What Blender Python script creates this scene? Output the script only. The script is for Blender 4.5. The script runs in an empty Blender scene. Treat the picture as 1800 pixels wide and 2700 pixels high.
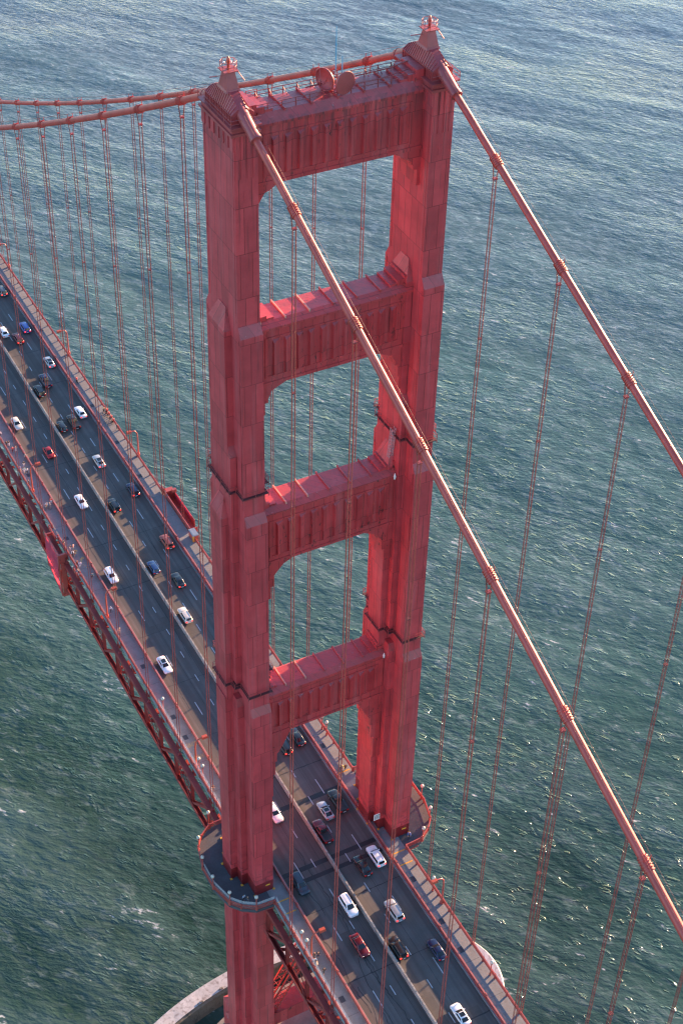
import bpy, math, random
from mathutils import Vector, Matrix
random.seed(7)
S = bpy.context.scene
COL = S.collection
R = math.radians
PI = math.pi

# ------------------------------------------------------------------ helpers
class MB:
    """collects faces of ONE mesh object"""
    def __init__(s): s.v=[]; s.f=[]; s.m=[]; s.s=[]
    def add(s, vs, fs, m=0, smooth=False):
        o=len(s.v); s.v+= [tuple(p) for p in vs]
        for f in fs: s.f.append([i+o for i in f]); s.m.append(m); s.s.append(smooth)
    def hexa(s, p, m=0):
        s.add(p, [(0,3,2,1),(4,5,6,7),(0,1,5,4),(1,2,6,5),(2,3,7,6),(3,0,4,7)], m)
    def box(s, x0,x1,y0,y1,z0,z1, m=0):
        s.hexa([(x0,y0,z0),(x1,y0,z0),(x1,y1,z0),(x0,y1,z0),(x0,y0,z1),(x1,y0,z1),(x1,y1,z1),(x0,y1,z1)], m)
    def frus(s, a, z0, b, z1, m=0):
        s.hexa([(a[0],a[2],z0),(a[1],a[2],z0),(a[1],a[3],z0),(a[0],a[3],z0),(b[0],b[2],z1),(b[1],b[2],z1),(b[1],b[3],z1),(b[0],b[3],z1)], m)
    def beam(s, p, q, w, h, m=0, up=(0,0,1)):
        p=Vector(p); q=Vector(q); d=(q-p).normalized(); u=Vector(up)
        if abs(d.dot(u))>.99: u=Vector((0,1,0))
        a=d.cross(u).normalized(); b=a.cross(d)
        a*=w/2; b*=h/2
        s.hexa([p-a-b,p+a-b,p+a+b,p-a+b,q-a-b,q+a-b,q+a+b,q-a+b], m)
    def tube(s, pts, r, n=8, m=0, caps=True, smooth=True):
        pts=[Vector(p) for p in pts]; vs=[]; fs=[]
        prev=None
        for i,p in enumerate(pts):
            d=(pts[min(i+1,len(pts)-1)]-pts[max(i-1,0)]).normalized()
            if prev is None:
                u=Vector((0,0,1)) if abs(d.z)<.9 else Vector((1,0,0))
                a=d.cross(u).normalized()
            else: a=(prev-d*prev.dot(d)).normalized()
            prev=a; b=d.cross(a); rr=r[i] if isinstance(r,(list,tuple)) else r
            for k in range(n):
                t=2*PI*k/n; vs.append(p+a*(rr*math.cos(t))+b*(rr*math.sin(t)))
        for i in range(len(pts)-1):
            for k in range(n):
                k2=(k+1)%n; fs.append((i*n+k,i*n+k2,(i+1)*n+k2,(i+1)*n+k))
        s.add(vs,fs,m,smooth)
        if caps:
            l=(len(pts)-1)*n
            s.add([vs[k] for k in range(n)],[tuple(range(n))[::-1]],m)
            s.add([vs[l+k] for k in range(n)],[tuple(range(n))],m)
    def lathe(s, prof, c=(0,0,0), n=16, m=0, axis=None, smooth=True):
        vs=[]; fs=[]
        M=Matrix.Identity(3) if axis is None else Vector(axis).normalized().to_track_quat('Z','Y').to_matrix()
        c=Vector(c)
        for r,z in prof:
            for k in range(n):
                t=2*PI*k/n; vs.append(c+M@Vector((r*math.cos(t),r*math.sin(t),z)))
        for i in range(len(prof)-1):
            for k in range(n):
                k2=(k+1)%n; fs.append((i*n+k,i*n+k2,(i+1)*n+k2,(i+1)*n+k))
        s.add(vs,fs,m,smooth)
    def prism(s, poly, z0, z1, m=0):
        n=len(poly)
        s.add([(x,y,z0) for x,y in poly]+[(x,y,z1) for x,y in poly],
              [tuple(range(n))[::-1],tuple(range(n,2*n))]+[(k,(k+1)%n,n+(k+1)%n,n+k) for k in range(n)],m)
    def prismY(s, poly, y0, y1, m=0):   # poly in x,z
        n=len(poly)
        s.add([(x,y0,z) for x,z in poly]+[(x,y1,z) for x,z in poly],
              [tuple(range(n)),tuple(range(n,2*n))[::-1]]+[(k,n+k,n+(k+1)%n,(k+1)%n) for k in range(n)],m)
    def build(s, name, mats, parent=None, origin=None, local=False):
        if origin is None:
            origin=(0,0,0)
            if parent and not local:
                r=parent
                while r.parent: r=r.parent
                origin=tuple(r.location)
        me=bpy.data.meshes.new(name)
        ox,oy,oz=origin
        me.from_pydata([(x-ox,y-oy,z-oz) for x,y,z in s.v],[],s.f)
        if not isinstance(mats,(list,tuple)): mats=[mats]
        for a in mats: me.materials.append(a)
        me.polygons.foreach_set('material_index',s.m)
        me.polygons.foreach_set('use_smooth',s.s)
        me.update()
        o=bpy.data.objects.new(name,me); COL.objects.link(o)
        if parent: o.parent=parent
        else: o.location=origin
        return o
def tag(o,label=None,cat=None,group=None,kind=None):
    if label: o['label']=label
    if cat: o['category']=cat
    if group: o['group']=group
    if kind: o['kind']=kind
    return o
def empty(name,loc=(0,0,0),rz=0):
    o=bpy.data.objects.new(name,None); COL.objects.link(o); o.location=loc; o.rotation_euler=(0,0,rz)
    o.empty_display_size=.5
    return o
def copy_tree(o,parent=None):
    c=o.copy(); COL.objects.link(c)
    if parent: c.parent=parent
    for ch in list(o.children): copy_tree(ch,c)
    return c

# ------------------------------------------------------------------ materials
def nt_new(name):
    m=bpy.data.materials.new(name); m.use_nodes=True
    nt=m.node_tree; b=nt.nodes['Principled BSDF']
    return m,nt,b
def node(nt,t,**k):
    n=nt.nodes.new(t)
    for a,v in k.items():
        if a in n.inputs: n.inputs[a].default_value=v
        else: setattr(n,a,v)
    return n
def ramp(nt,fac,stops):
    r=nt.nodes.new('ShaderNodeValToRGB'); cr=r.color_ramp
    cr.elements[0].position=stops[0][0]; cr.elements[0].color=(*stops[0][1],1)
    cr.elements[1].position=stops[-1][0]; cr.elements[1].color=(*stops[-1][1],1)
    for p,c in stops[1:-1]:
        e=cr.elements.new(p); e.color=(*c,1)
    nt.links.new(fac,r.inputs[0]); return r.outputs[0]
def mixc(nt,fac,a,b,mode='MIX'):
    n=nt.nodes.new('ShaderNodeMix'); n.data_type='RGBA'; n.blend_type=mode
    for s,i in ((fac,0),(a,6),(b,7)):
        if hasattr(s,'links') or hasattr(s,'is_output'): nt.links.new(s,n.inputs[i])
        elif i==0: n.inputs[0].default_value=s
        else: n.inputs[i].default_value=(*s,1)
    return n.outputs[2]
def math_(nt,op,a,b=None,c=None):
    n=nt.nodes.new('ShaderNodeMath'); n.operation=op
    for i,s in enumerate((a,b,c)):
        if s is None: continue
        if hasattr(s,'is_output'): nt.links.new(s,n.inputs[i])
        else: n.inputs[i].default_value=s
    return n.outputs[0]
def coords(nt,scale=(1,1,1),rot=(0,0,0),obj=False,warp=0,wscale=1):
    g=nt.nodes.new('ShaderNodeNewGeometry') if not obj else nt.nodes.new('ShaderNodeTexCoord')
    src=g.outputs['Position'] if not obj else g.outputs['Object']
    if warp:
        nz=node(nt,'ShaderNodeTexNoise',Scale=wscale,Detail=2.0); nt.links.new(src,nz.inputs[0])
        sub=node(nt,'ShaderNodeVectorMath',operation='SUBTRACT'); nt.links.new(nz.outputs['Color'],sub.inputs[0]); sub.inputs[1].default_value=(.5,.5,.5)
        sc=node(nt,'ShaderNodeVectorMath',operation='SCALE'); nt.links.new(sub.outputs[0],sc.inputs[0]); sc.inputs['Scale'].default_value=warp
        ad=node(nt,'ShaderNodeVectorMath',operation='ADD'); nt.links.new(src,ad.inputs[0]); nt.links.new(sc.outputs[0],ad.inputs[1]); src=ad.outputs[0]
    if any(rot):
        mr=nt.nodes.new('ShaderNodeMapping'); mr.inputs['Rotation'].default_value=rot; nt.links.new(src,mr.inputs[0]); src=mr.outputs[0]
    mp=nt.nodes.new('ShaderNodeMapping'); mp.inputs['Scale'].default_value=scale
    nt.links.new(src,mp.inputs[0]); return mp.outputs[0]
def noise(nt,vec,scale,detail=4,rough=.5,dist=0.):
    n=node(nt,'ShaderNodeTexNoise',Scale=scale,Detail=float(detail),Roughness=rough,Distortion=dist)
    nt.links.new(vec,n.inputs[0]); return n.outputs[0]
def steel_paint(name,col,rough=.45,var=.25,seams=False,chips=0.,fade=(.55,.20,.20)):
    """weathered paint on riveted plate"""
    m,nt,b=nt_new(name); L=nt.links.new
    dark=tuple(c*(1-var) for c in col); lite=tuple(min(1,c*(1+.6*var)+.012) for c in col)
    p=coords(nt); big=noise(nt,p,.35,5,.6)
    c=ramp(nt,big,[(.25,dark),(.5,col),(.78,lite)])
    if seams:
        sp=node(nt,'ShaderNodeSeparateXYZ'); L(p,sp.inputs[0])
        u=math_(nt,'ADD',sp.outputs[0],sp.outputs[1])
        cb=node(nt,'ShaderNodeCombineXYZ'); L(u,cb.inputs[0]); L(sp.outputs[2],cb.inputs[1])
        br=node(nt,'ShaderNodeTexBrick',offset=.37,offset_frequency=2,squash=1.0); L(cb.outputs[0],br.inputs[0])
        br.inputs['Scale'].default_value=1; br.inputs['Mortar Size'].default_value=.045; br.inputs['Mortar Smooth'].default_value=.3
        br.inputs['Brick Width'].default_value=1.7; br.inputs['Row Height'].default_value=6.6; br.inputs['Bias'].default_value=0
        br.inputs['Color1'].default_value=(.80,.82,.84,1); br.inputs['Color2'].default_value=(1.1,1.08,1.08,1); br.inputs['Mortar'].default_value=(.30,.24,.24,1)
        c=mixc(nt,.9,c,br.outputs['Color'],'MULTIPLY')
        # repainted rectangles, pale chalking and vertical run-off streaks
        v2=coords(nt,(.55,.55,.035)); st=noise(nt,v2,1.0,5,.6)
        c=mixc(nt,math_(nt,'MULTIPLY',ramp(nt,st,[(.52,(0,0,0)),(.75,(1,1,1))]),.35),c,fade)
        v3=coords(nt,(1.6,1.6,.09)); s3=noise(nt,v3,1.0,4,.6)
        c=mixc(nt,math_(nt,'MULTIPLY',ramp(nt,s3,[(.58,(0,0,0)),(.72,(1,1,1))]),.45),c,(.10,.028,.028))
    if chips:
        v4=coords(nt,(1.5,1.5,.5),warp=.6,wscale=1.5); c4=noise(nt,v4,1.1,6,.62)
        mk=noise(nt,coords(nt),.12,2)
        msk=math_(nt,'MULTIPLY',ramp(nt,c4,[(.61,(0,0,0)),(.64,(1,1,1))]),ramp(nt,mk,[(.42,(0,0,0)),(.6,(1,1,1))]))
        c=mixc(nt,math_(nt,'MULTIPLY',msk,chips),c,(.05,.02,.018))
    if seams:   # soot and scrape marks low on the legs, run-off under the top ledge
        sp2=node(nt,'ShaderNodeSeparateXYZ'); L(p,sp2.inputs[0])
        lo=ramp(nt,math_(nt,'DIVIDE',math_(nt,'SUBTRACT',sp2.outputs[2],75.),10.),[(.0,(1,1,1)),(1.,(0,0,0))])
        up=ramp(nt,math_(nt,'DIVIDE',math_(nt,'SUBTRACT',221.2,sp2.outputs[2]),7.),[(.0,(1,1,1)),(1.,(0,0,0))])
        gate=math_(nt,'MULTIPLY',lo,math_(nt,'GREATER_THAN',sp2.outputs[2],78.))
        s5=noise(nt,coords(nt,(.9,.9,1.5),warp=1.2,wscale=.7),.8,5,.65)
        c=mixc(nt,math_(nt,'MULTIPLY',gate,ramp(nt,s5,[(.52,(0,0,0)),(.60,(.85,.85,.85))])),c,(.05,.022,.024))
        s6=noise(nt,coords(nt,(2.2,2.2,.12)),1.0,4,.6)
        gate2=math_(nt,'MULTIPLY',up,math_(nt,'LESS_THAN',sp2.outputs[2],221.2))
        c=mixc(nt,math_(nt,'MULTIPLY',gate2,ramp(nt,s6,[(.46,(0,0,0)),(.62,(.9,.9,.9))])),c,(.11,.030,.034))
    # grime and pale scuffs collect on what faces up
    ge=nt.nodes.new('ShaderNodeNewGeometry'); sn=node(nt,'ShaderNodeSeparateXYZ'); L(ge.outputs['True Normal'],sn.inputs[0])
    upf=math_(nt,'MULTIPLY',math_(nt,'GREATER_THAN',sn.outputs[2],.35),1. if seams else 0.)
    gn=noise(nt,p,.7,5,.65)
    c=mixc(nt,math_(nt,'MULTIPLY',upf,ramp(nt,gn,[(.35,(.25,.25,.25)),(.65,(.8,.8,.8))])),c,(.30,.050,.050))
    sc=noise(nt,coords(nt,(1.,1.8,1),warp=.8,wscale=1.),1.3,5,.7)
    c=mixc(nt,math_(nt,'MULTIPLY',upf,ramp(nt,sc,[(.64,(0,0,0)),(.69,(.45,.45,.45))])),c,(.50,.34,.34))
    L(c,b.inputs['Base Color']); b.inputs['Roughness'].default_value=rough; b.inputs['Specular IOR Level'].default_value=.7
    nb=noise(nt,p,2.2,3); bp=node(nt,'ShaderNodeBump',Strength=.12,Distance=.1); L(nb,bp.inputs['Height']); L(bp.outputs[0],b.inputs['Normal'])
    return m
def plain(name,col,rough=.5,metal=0.,var=.12,scale=3.,emit=None,es=0,coat=0):
    m,nt,b=nt_new(name)
    n=noise(nt,coords(nt,obj=True),scale,3)
    c=ramp(nt,n,[(.3,tuple(x*(1-var) for x in col)),(.7,tuple(min(1,x*(1+var)) for x in col))])
    nt.links.new(c,b.inputs['Base Color']); b.inputs['Roughness'].default_value=rough; b.inputs['Metallic'].default_value=metal
    if coat: b.inputs['Coat Weight'].default_value=coat; b.inputs['Coat Roughness'].default_value=.05
    if emit: b.inputs['Emission Color'].default_value=(*emit,1); b.inputs['Emission Strength'].default_value=es
    return m
ORANGE=(.55,.056,.064)
M={}
M['tower']=steel_paint('tower_paint',ORANGE,.42,.22,seams=True)
M['strut']=steel_paint('strut_paint',(.54,.048,.052),.42,.2,seams=True,chips=1.0)
M['band']=steel_paint('base_band_paint',(.20,.013,.014),.4,.2)
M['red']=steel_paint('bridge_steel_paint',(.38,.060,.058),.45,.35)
M['cable']=steel_paint('cable_paint',(.50,.062,.045),.5,.3,chips=.2)
M['rope']=plain('suspender_paint',(.21,.050,.045),.5,var=.3)
M['rail']=steel_paint('railing_paint',(.40,.075,.060),.4,.25)
M['hood']=steel_paint('hood_paint',(.36,.038,.042),.5,.2)
M['dark']=plain('dark_steel',(.05,.022,.022),.6)
M['grate']=plain('walkway_grating',(.10,.028,.03),.7)
M['prail']=steel_paint('roadside_rail_paint',(.42,.125,.105),.4,.25)
M['truss']=steel_paint('truss_shade_grime_paint',(.30,.038,.036),.5,.35)  # darker than the other steel: shade under the deck edge and grime in the colour
M['pink_steel']=plain('pale_ladder_steel',(.55,.30,.30),.5)
M['pale']=plain('sun_glare_rib_steel',(.55,.33,.24),.4,var=.25)  # red rib steel with the low sun's glare put into its colour
M['orange']=plain('lamp_orange',(.48,.085,.05),.4)
M['yellow']=plain('yellow_marking',(.75,.36,.04),.6)
M['white']=plain('white_paint',(.8,.8,.8),.5,var=.06)
M['steelgrey']=plain('galvanised_steel',(.30,.31,.33),.4,.4)
M['blue']=plain('antenna_blue',(.06,.30,.48),.4)
M['globe']=plain('lamp_globe',(.52,.49,.42),.3,var=.04)
M['tyre']=plain('tyre_rubber',(.012,.012,.013),.8)
M['rim']=plain('wheel_rim',(.45,.46,.48),.3,.8)
M['glass']=plain('car_glass',(.012,.016,.02),.06,coat=.5)
M['head']=plain('headlight',(.85,.85,.82),.2)
M['headlit']=plain('headlight_lit',(.9,.88,.8),.2,emit=(1,.88,.65),es=1.2)
M['tail']=plain('taillight',(.45,.01,.01),.25,emit=(1,.03,.03),es=.03)
M['taillit']=plain('taillight_lit',(.6,.01,.01),.25,emit=(1,.05,.04),es=.55)
M['plate']=plain('number_plate',(.75,.76,.78),.5)
M['black']=plain('black_trim',(.015,.015,.017),.5)
def concrete(name,col,var=.25,scale=.6,rough=.85,stain=None):
    m,nt,b=nt_new(name); p=coords(nt)
    n1=noise(nt,p,scale,6,.65); n2=noise(nt,p,scale*7,3)
    c=ramp(nt,n1,[(.25,tuple(x*(1-var) for x in col)),(.5,col),(.75,tuple(min(1,x*(1+var)) for x in col))])
    c=mixc(nt,.25,c,n2,'SOFT_LIGHT')
    if stain:
        n3=noise(nt,coords(nt,(1,1,.4),warp=2,wscale=.4),.9,5,.65)
        c=mixc(nt,ramp(nt,n3,[(.52,(0,0,0)),(.66,(.7,.7,.7))]),c,stain)
    nt.links.new(c,b.inputs['Base Color']); b.inputs['Roughness'].default_value=rough
    bp=node(nt,'ShaderNodeBump',Strength=.25,Distance=.05); nt.links.new(n2,bp.inputs['Height']); nt.links.new(bp.outputs[0],b.inputs['Normal'])
    return m
M['sidewalk']=concrete('sidewalk_concrete',(.22,.22,.222),.18,.5)
M['platform']=concrete('platform_asphalt',(.075,.075,.085),.25,.4)
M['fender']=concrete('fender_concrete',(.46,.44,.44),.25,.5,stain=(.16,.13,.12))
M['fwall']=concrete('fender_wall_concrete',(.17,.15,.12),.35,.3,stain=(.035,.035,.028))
M['pier']=concrete('pier_concrete',(.22,.19,.165),.3,.4)
M['barrier']=concrete('median_concrete',(.32,.29,.26),.3,1.2,stain=(.12,.11,.11))
def asphalt():
    m,nt,b=nt_new('road_asphalt'); L=nt.links.new
    p=coords(nt); n1=noise(nt,p,.25,5,.6)
    c=ramp(nt,n1,[(.3,(.088,.079,.074)),(.55,(.112,.101,.095)),(.75,(.138,.124,.115))])
    tr=noise(nt,coords(nt,(1.0,.012,1)),1.25,3,.5)      # wheel tracks run along the lanes
    c=mixc(nt,math_(nt,'MULTIPLY',ramp(nt,tr,[(.40,(0,0,0)),(.60,(1,1,1))]),.75),c,(.070,.061,.056))
    n3=noise(nt,p,9,3); c=mixc(nt,.35,c,n3,'SOFT_LIGHT')
    L(c,b.inputs['Base Color']); b.inputs['Roughness'].default_value=.82
    bp=node(nt,'ShaderNodeBump',Strength=.2,Distance=.02); L(n3,bp.inputs['Height']); L(bp.outputs[0],b.inputs['Normal'])
    return m
M['road']=asphalt()
M['patch']=concrete('asphalt_patch',(.080,.071,.065),.2,.6)
M['tar']=plain('tar_seal',(.016,.016,.019),.5)
M['line']=plain('lane_paint',(.45,.46,.49),.6,var=.25,scale=8)
M['slab']=plain('hatch_plate',(.045,.047,.06),.6)
def glassy():
    m,nt,b=nt_new('screen_glass'); b.inputs['Base Color'].default_value=(.75,.8,.85,1); b.inputs['Roughness'].default_value=.12
    b.inputs['Transmission Weight'].default_value=0; b.inputs['Alpha'].default_value=.22
    return m
M['screen']=glassy()
def fabric():
    m,nt,b=nt_new('red_scaffold_fabric'); L=nt.links.new
    n=noise(nt,coords(nt,(1,1,1),warp=.5,wscale=.8),.7,4)
    c=ramp(nt,n,[(.3,(.55,.085,.15)),(.7,(.62,.12,.18))])
    out=nt.nodes['Material Output']; tl=node(nt,'ShaderNodeBsdfTranslucent'); L(c,b.inputs['Base Color'])
    tl.inputs[0].default_value=(.95,.06,.10,1); b.inputs['Roughness'].default_value=.8
    mx=node(nt,'ShaderNodeMixShader'); mx.inputs[0].default_value=.5; L(b.outputs[0],mx.inputs[1]); L(tl.outputs[0],mx.inputs[2]); L(mx.outputs[0],out.inputs[0])
    return m
M['fabric']=fabric()
def water():
    m,nt,b=nt_new('sea_water'); L=nt.links.new
    CR=R(52)   # crest direction
    def wave(l,stretch,det=3,warp=0,ws=.02,rough=.5,rot=0):
        v=coords(nt,(1./(l*stretch),1./l,1./l),rot=(0,0,CR+rot),warp=warp,wscale=ws)
        return noise(nt,v,1.0,det,rough)
    swell=wave(34,3.0,3,24,.012,.45); chop=wave(9,2.4,3,9,.03,.55); chop2=wave(3.4,2.6,4,4,.05,.6,R(10)); rip=wave(1.2,2.3,3,0,.1,.6,R(-9)); cross_=wave(5.5,2.0,3,6,.04,.5,R(58))
    wind=noise(nt,coords(nt,(.45,1,1),rot=(0,0,R(38)),warp=26,wscale=.016),.016,4,.6)
    wnd=ramp(nt,wind,[(.34,(.25,.25,.25)),(.66,(1,1,1))])
    sp=node(nt,'ShaderNodeSeparateXYZ'); L(coords(nt),sp.inputs[0]); X_,Y_=sp.outputs[0],sp.outputs[1]
    pt=noise(nt,coords(nt,(1,1,1),warp=40,wscale=.008),.008,5,.55)
    # silty green water round the tower turns to steel blue towards the open strait
    g=math_(nt,'DIVIDE',math_(nt,'MULTIPLY_ADD',X_,.55,math_(nt,'MULTIPLY',Y_,.83)),520.)
    g=math_(nt,'ADD',g,math_(nt,'MULTIPLY',math_(nt,'SUBTRACT',pt,.5),.9)); g.node.use_clamp=True
    h=math_(nt,'MULTIPLY',swell,2.2)
    h=math_(nt,'MULTIPLY_ADD',chop,.55,h)
    h=math_(nt,'MULTIPLY_ADD',cross_,.22,h)
    h=math_(nt,'MULTIPLY_ADD',math_(nt,'MULTIPLY',chop2,wnd),.38,h)
    h=math_(nt,'MULTIPLY_ADD',math_(nt,'MULTIPLY',rip,wnd),.40,h)
    pk=ramp(nt,wave(2.2,2.0,3,3,.08,.6,R(5)),[(.60,(0,0,0)),(.74,(1,1,1))])      # sharp little crests
    gneg=math_(nt,'MAXIMUM',math_(nt,'MULTIPLY_ADD',g,-1.25,1.0),0.)
    lee=math_(nt,'DIVIDE',math_(nt,'ADD',X_,70.),130.); lee.node.use_clamp=True      # calmer water on the left of the tower
    gneg=math_(nt,'MULTIPLY',gneg,lee)
    h=math_(nt,'MULTIPLY_ADD',math_(nt,'MULTIPLY',math_(nt,'MULTIPLY',pk,wnd),gneg),.58,h)
    bp=node(nt,'ShaderNodeBump',Strength=1.0,Distance=1.0); L(h,bp.inputs['Height'])
    L(bp.outputs[0],b.inputs['Normal'])
    deep=ramp(nt,g,[(.0,(.020,.048,.036)),(.22,(.042,.096,.079)),(.55,(.074,.128,.116)),(1.,(.098,.126,.130))])
    crest=ramp(nt,math_(nt,'MULTIPLY_ADD',swell,.62,math_(nt,'MULTIPLY',chop,.38)),[(.44,(0,0,0)),(.66,(1,1,1))])
    c=mixc(nt,math_(nt,'MULTIPLY',crest,math_(nt,'MULTIPLY_ADD',g,-.35,.75)),deep,(.078,.142,.132))
    # thin broken crests: ridge lines of a stretched noise, cut into short strokes by wind gusts
    def lines(l,st,w,rot,ws):
        n=wave(l,st,2,l*1.2,ws,.5,rot)
        d=math_(nt,'ABSOLUTE',math_(nt,'SUBTRACT',n,.5))
        return ramp(nt,d,[(.0,(1,1,1)),(w,(0,0,0))])
    gate=noise(nt,coords(nt,(.5,1,1),rot=(0,0,CR),warp=3,wscale=.1),.30,3,.6)
    gt=math_(nt,'ADD',gate,math_(nt,'MULTIPLY',math_(nt,'ADD',math_(nt,'MULTIPLY',g,.20),math_(nt,'MULTIPLY',wind,.22)),1.))
    gs=ramp(nt,gt,[(.64,(0,0,0)),(.80,(1,1,1))])
    ln=math_(nt,'MAXIMUM',lines(4.0,2.6,.045,R(6),.05),lines(2.0,2.4,.055,R(-7),.08))
    c=mixc(nt,math_(nt,'MULTIPLY',math_(nt,'MULTIPLY',ln,gs),math_(nt,'MULTIPLY_ADD',g,.26,.24)),c,(.31,.385,.40))
    st=wave(1.5,4.5,5,4,.05,.65,R(3)); streak=ramp(nt,st,[(.48,(0,0,0)),(.72,(1,1,1))])
    c=mixc(nt,math_(nt,'MULTIPLY',math_(nt,'MULTIPLY',streak,wnd),math_(nt,'MULTIPLY_ADD',g,.24,.14)),c,(.25,.315,.335))
    f1=wave(1.3,3.0,5,3,.08,.68); f2=noise(nt,coords(nt,(1,1,1),warp=30,wscale=.015),.05,3,.5)
    fo=math_(nt,'MULTIPLY_ADD',chop,.46,math_(nt,'MULTIPLY',f1,.74))
    fo=math_(nt,'MULTIPLY_ADD',f2,.12,fo)
    # wash along the outside of the fender
    e=math_(nt,'SQRT',math_(nt,'ADD',math_(nt,'POWER',math_(nt,'DIVIDE',X_,45.6),2.),math_(nt,'POWER',math_(nt,'DIVIDE',Y_,24.8),2.)))
    rim=ramp(nt,e,[(.985,(0,0,0)),(1.0,(1,1,1))]); rim2=ramp(nt,math_(nt,'SUBTRACT',e,1.0),[(.0,(1,1,1)),(.09,(0,0,0))])
    fo=math_(nt,'MULTIPLY_ADD',math_(nt,'MULTIPLY',rim,rim2),.16,fo)
    foam=ramp(nt,fo,[(.80,(0,0,0)),(.85,(1,1,1))])
    c=mixc(nt,math_(nt,'MULTIPLY',foam,.7),c,(.50,.54,.56))
    L(c,b.inputs['Base Color'])
    b.inputs['IOR'].default_value=1.333; b.inputs['Roughness'].default_value=.13
    L(math_(nt,'MULTIPLY_ADD',foam,.5,.085),b.inputs['Roughness'])
    return m
M['water']=water()

# ------------------------------------------------------------------ camera, sun, sky
cam=bpy.data.cameras.new('camera'); co=bpy.data.objects.new('camera',cam); COL.objects.link(co); S.camera=co
co.location=(-87.645,-164.131,312.526); co.rotation_euler=(0.86244,-0.02314,-0.48643)
cam.sensor_fit='HORIZONTAL'; cam.sensor_width=36; cam.lens=36*3721.18/1568
cam.clip_start=1; cam.clip_end=20000
SUN_EL=R(8.6); SUN_AZ=R(72.5)      # azimuth from +Y towards +X
sl=bpy.data.lights.new('sun','SUN'); so=bpy.data.objects.new('sun',sl); COL.objects.link(so)
sl.energy=5.0; sl.angle=R(.5); sl.color=(1,.62,.36)
sd=Vector((math.sin(SUN_AZ)*math.cos(SUN_EL),math.cos(SUN_AZ)*math.cos(SUN_EL),math.sin(SUN_EL)))
so.rotation_euler=sd.to_track_quat('Z','Y').to_euler(); so.location=(300,100,300)
w=bpy.data.worlds.new('World'); S.world=w; w.use_nodes=True; nt=w.node_tree
sky=nt.nodes.new('ShaderNodeTexSky'); sky.sky_type='NISHITA'; sky.sun_disc=False
sky.sun_elevation=SUN_EL; sky.sun_rotation=SUN_AZ; sky.altitude=100; sky.air_density=1.0; sky.dust_density=.0; sky.ozone_density=2.6; sky.air_density=.9
nt.links.new(sky.outputs[0],nt.nodes['Background'].inputs[0]); nt.nodes['Background'].inputs[1].default_value=.115
S.cycles.filter_width=1.35
S.view_settings.view_transform='Standard'; S.view_settings.look='None'; S.view_settings.exposure=2.3; S.view_settings.gamma=1

# ------------------------------------------------------------------ the water
b=MB(); b.add([(-9000,-9000,0),(9000,-9000,0),(9000,9000,0),(-9000,9000,0)],[(0,1,2,3)])
tag(b.build('sea_water',M['water']),kind='structure')

Y0,Y1=-150.,260.         # extent of the deck that is built
CX=13.72                  # cable plane
LX=13.75                  # leg axis
PANEL=7.62
def zmain(a): return 224.76-.4258*a+5e-5*a*a
def zside(a): return 224.76-.54557*a+3e-4*a*a
def zcable(y): return zmain(-y) if y<0 else zside(y)
SUSM=[15.24*k+2.19 for k in range(1,9)]
SUSS=[15.24*k-.17 for k in range(1,16)]

# ------------------------------------------------------------------ deck
b=MB(); b.box(-9.72,9.72,Y0,Y1,74.3,75.0)
road=tag(b.build('road',M['road']),kind='structure')
b=MB()
def sheet(mb,x0,x1,y0,y1,z,m=0): mb.add([(x0,y0,z),(x1,y0,z),(x1,y1,z),(x0,y1,z)],[(0,1,2,3)],m)
for x,ph,per,ln in ((3.05,-15.2,7.32,2.2),(-3.1,-20.8,7.32,2.2),(6.1,-6.4,14.63,3.9),(-6.15,-22.0,14.63,4.0)):
    n0=int((Y0-ph)/per)+1
    y=ph+n0*per
    while y<Y1-5:
        sheet(b,x-.075,x+.075,y,y+ln*random.uniform(.85,1),75.008); y+=per
tag(b.build('lane_markings',M['line'],road),kind=None)
b=MB()
# transverse tar-sealed joints, finger joints at the tower and wandering cracks
k=-9
while k*15.24+.6<Y1:
    y=k*15.24+.6
    if abs(y)>12 and y>Y0:
        for xa,xb in ((-9.4,-.4),(.4,9.4)):
            xs=[xa+(xb-xa)*i/14 for i in range(15)]; wd=random.uniform(.10,.24)
            ys=[y+random.uniform(-.05,.05) for _ in xs]
            for i in range(14):
                t=.5*wd*random.uniform(.6,1.2)
                b.add([(xs[i],ys[i]-t,75.004),(xs[i+1],ys[i+1]-t,75.004),(xs[i+1],ys[i+1]+t,75.004),(xs[i],ys[i]+t,75.004)],[(0,1,2,3)])
    k+=1
def crack(x,y,length,wd,wob):
    pts=[]; yy=y
    while yy<y+length: pts.append((x,yy)); yy+=random.uniform(.4,1.0); x+=random.uniform(-wob,wob)
    for (xa,ya),(xb,yb) in zip(pts,pts[1:]):
        t=wd*random.uniform(.6,1.3)/2
        b.add([(xa-t,ya,75.005),(xa+t,ya,75.005),(xb+t,yb,75.005),(xb-t,yb,75.005)],[(0,1,2,3)])
for i in range(26):
    crack(random.uniform(-8.6,-3.4),random.uniform(-95,-12),random.uniform(6,22),.13,.22)
for i in range(26):
    crack(random.choice([-7.8,-5.2,-4.6,-2.0,4.7,7.9,-6.4]),random.uniform(20,200),random.uniform(8,30),.09,.09)
for xx in (-1.5,4.65,-4.7):
    crack(xx,Y0,Y1-Y0-5,.07,.02)
road_tar=b.build('tar_seams',M['tar'],road)
b=MB(); random.seed(21)
for i in range(26):
    y=random.uniform(-100,220); xl=random.choice([-9.3,-6.1,-3.05,.35,3.1,6.15]); ww=random.uniform(1.2,2.9); ll=random.uniform(2,9)
    if abs(y)<12: continue
    sheet(b,xl+.1,xl+.1+ww,y,y+ll,75.001+i*.0001)
b.build('asphalt_patches',M['patch'],road)
b=MB()
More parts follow.
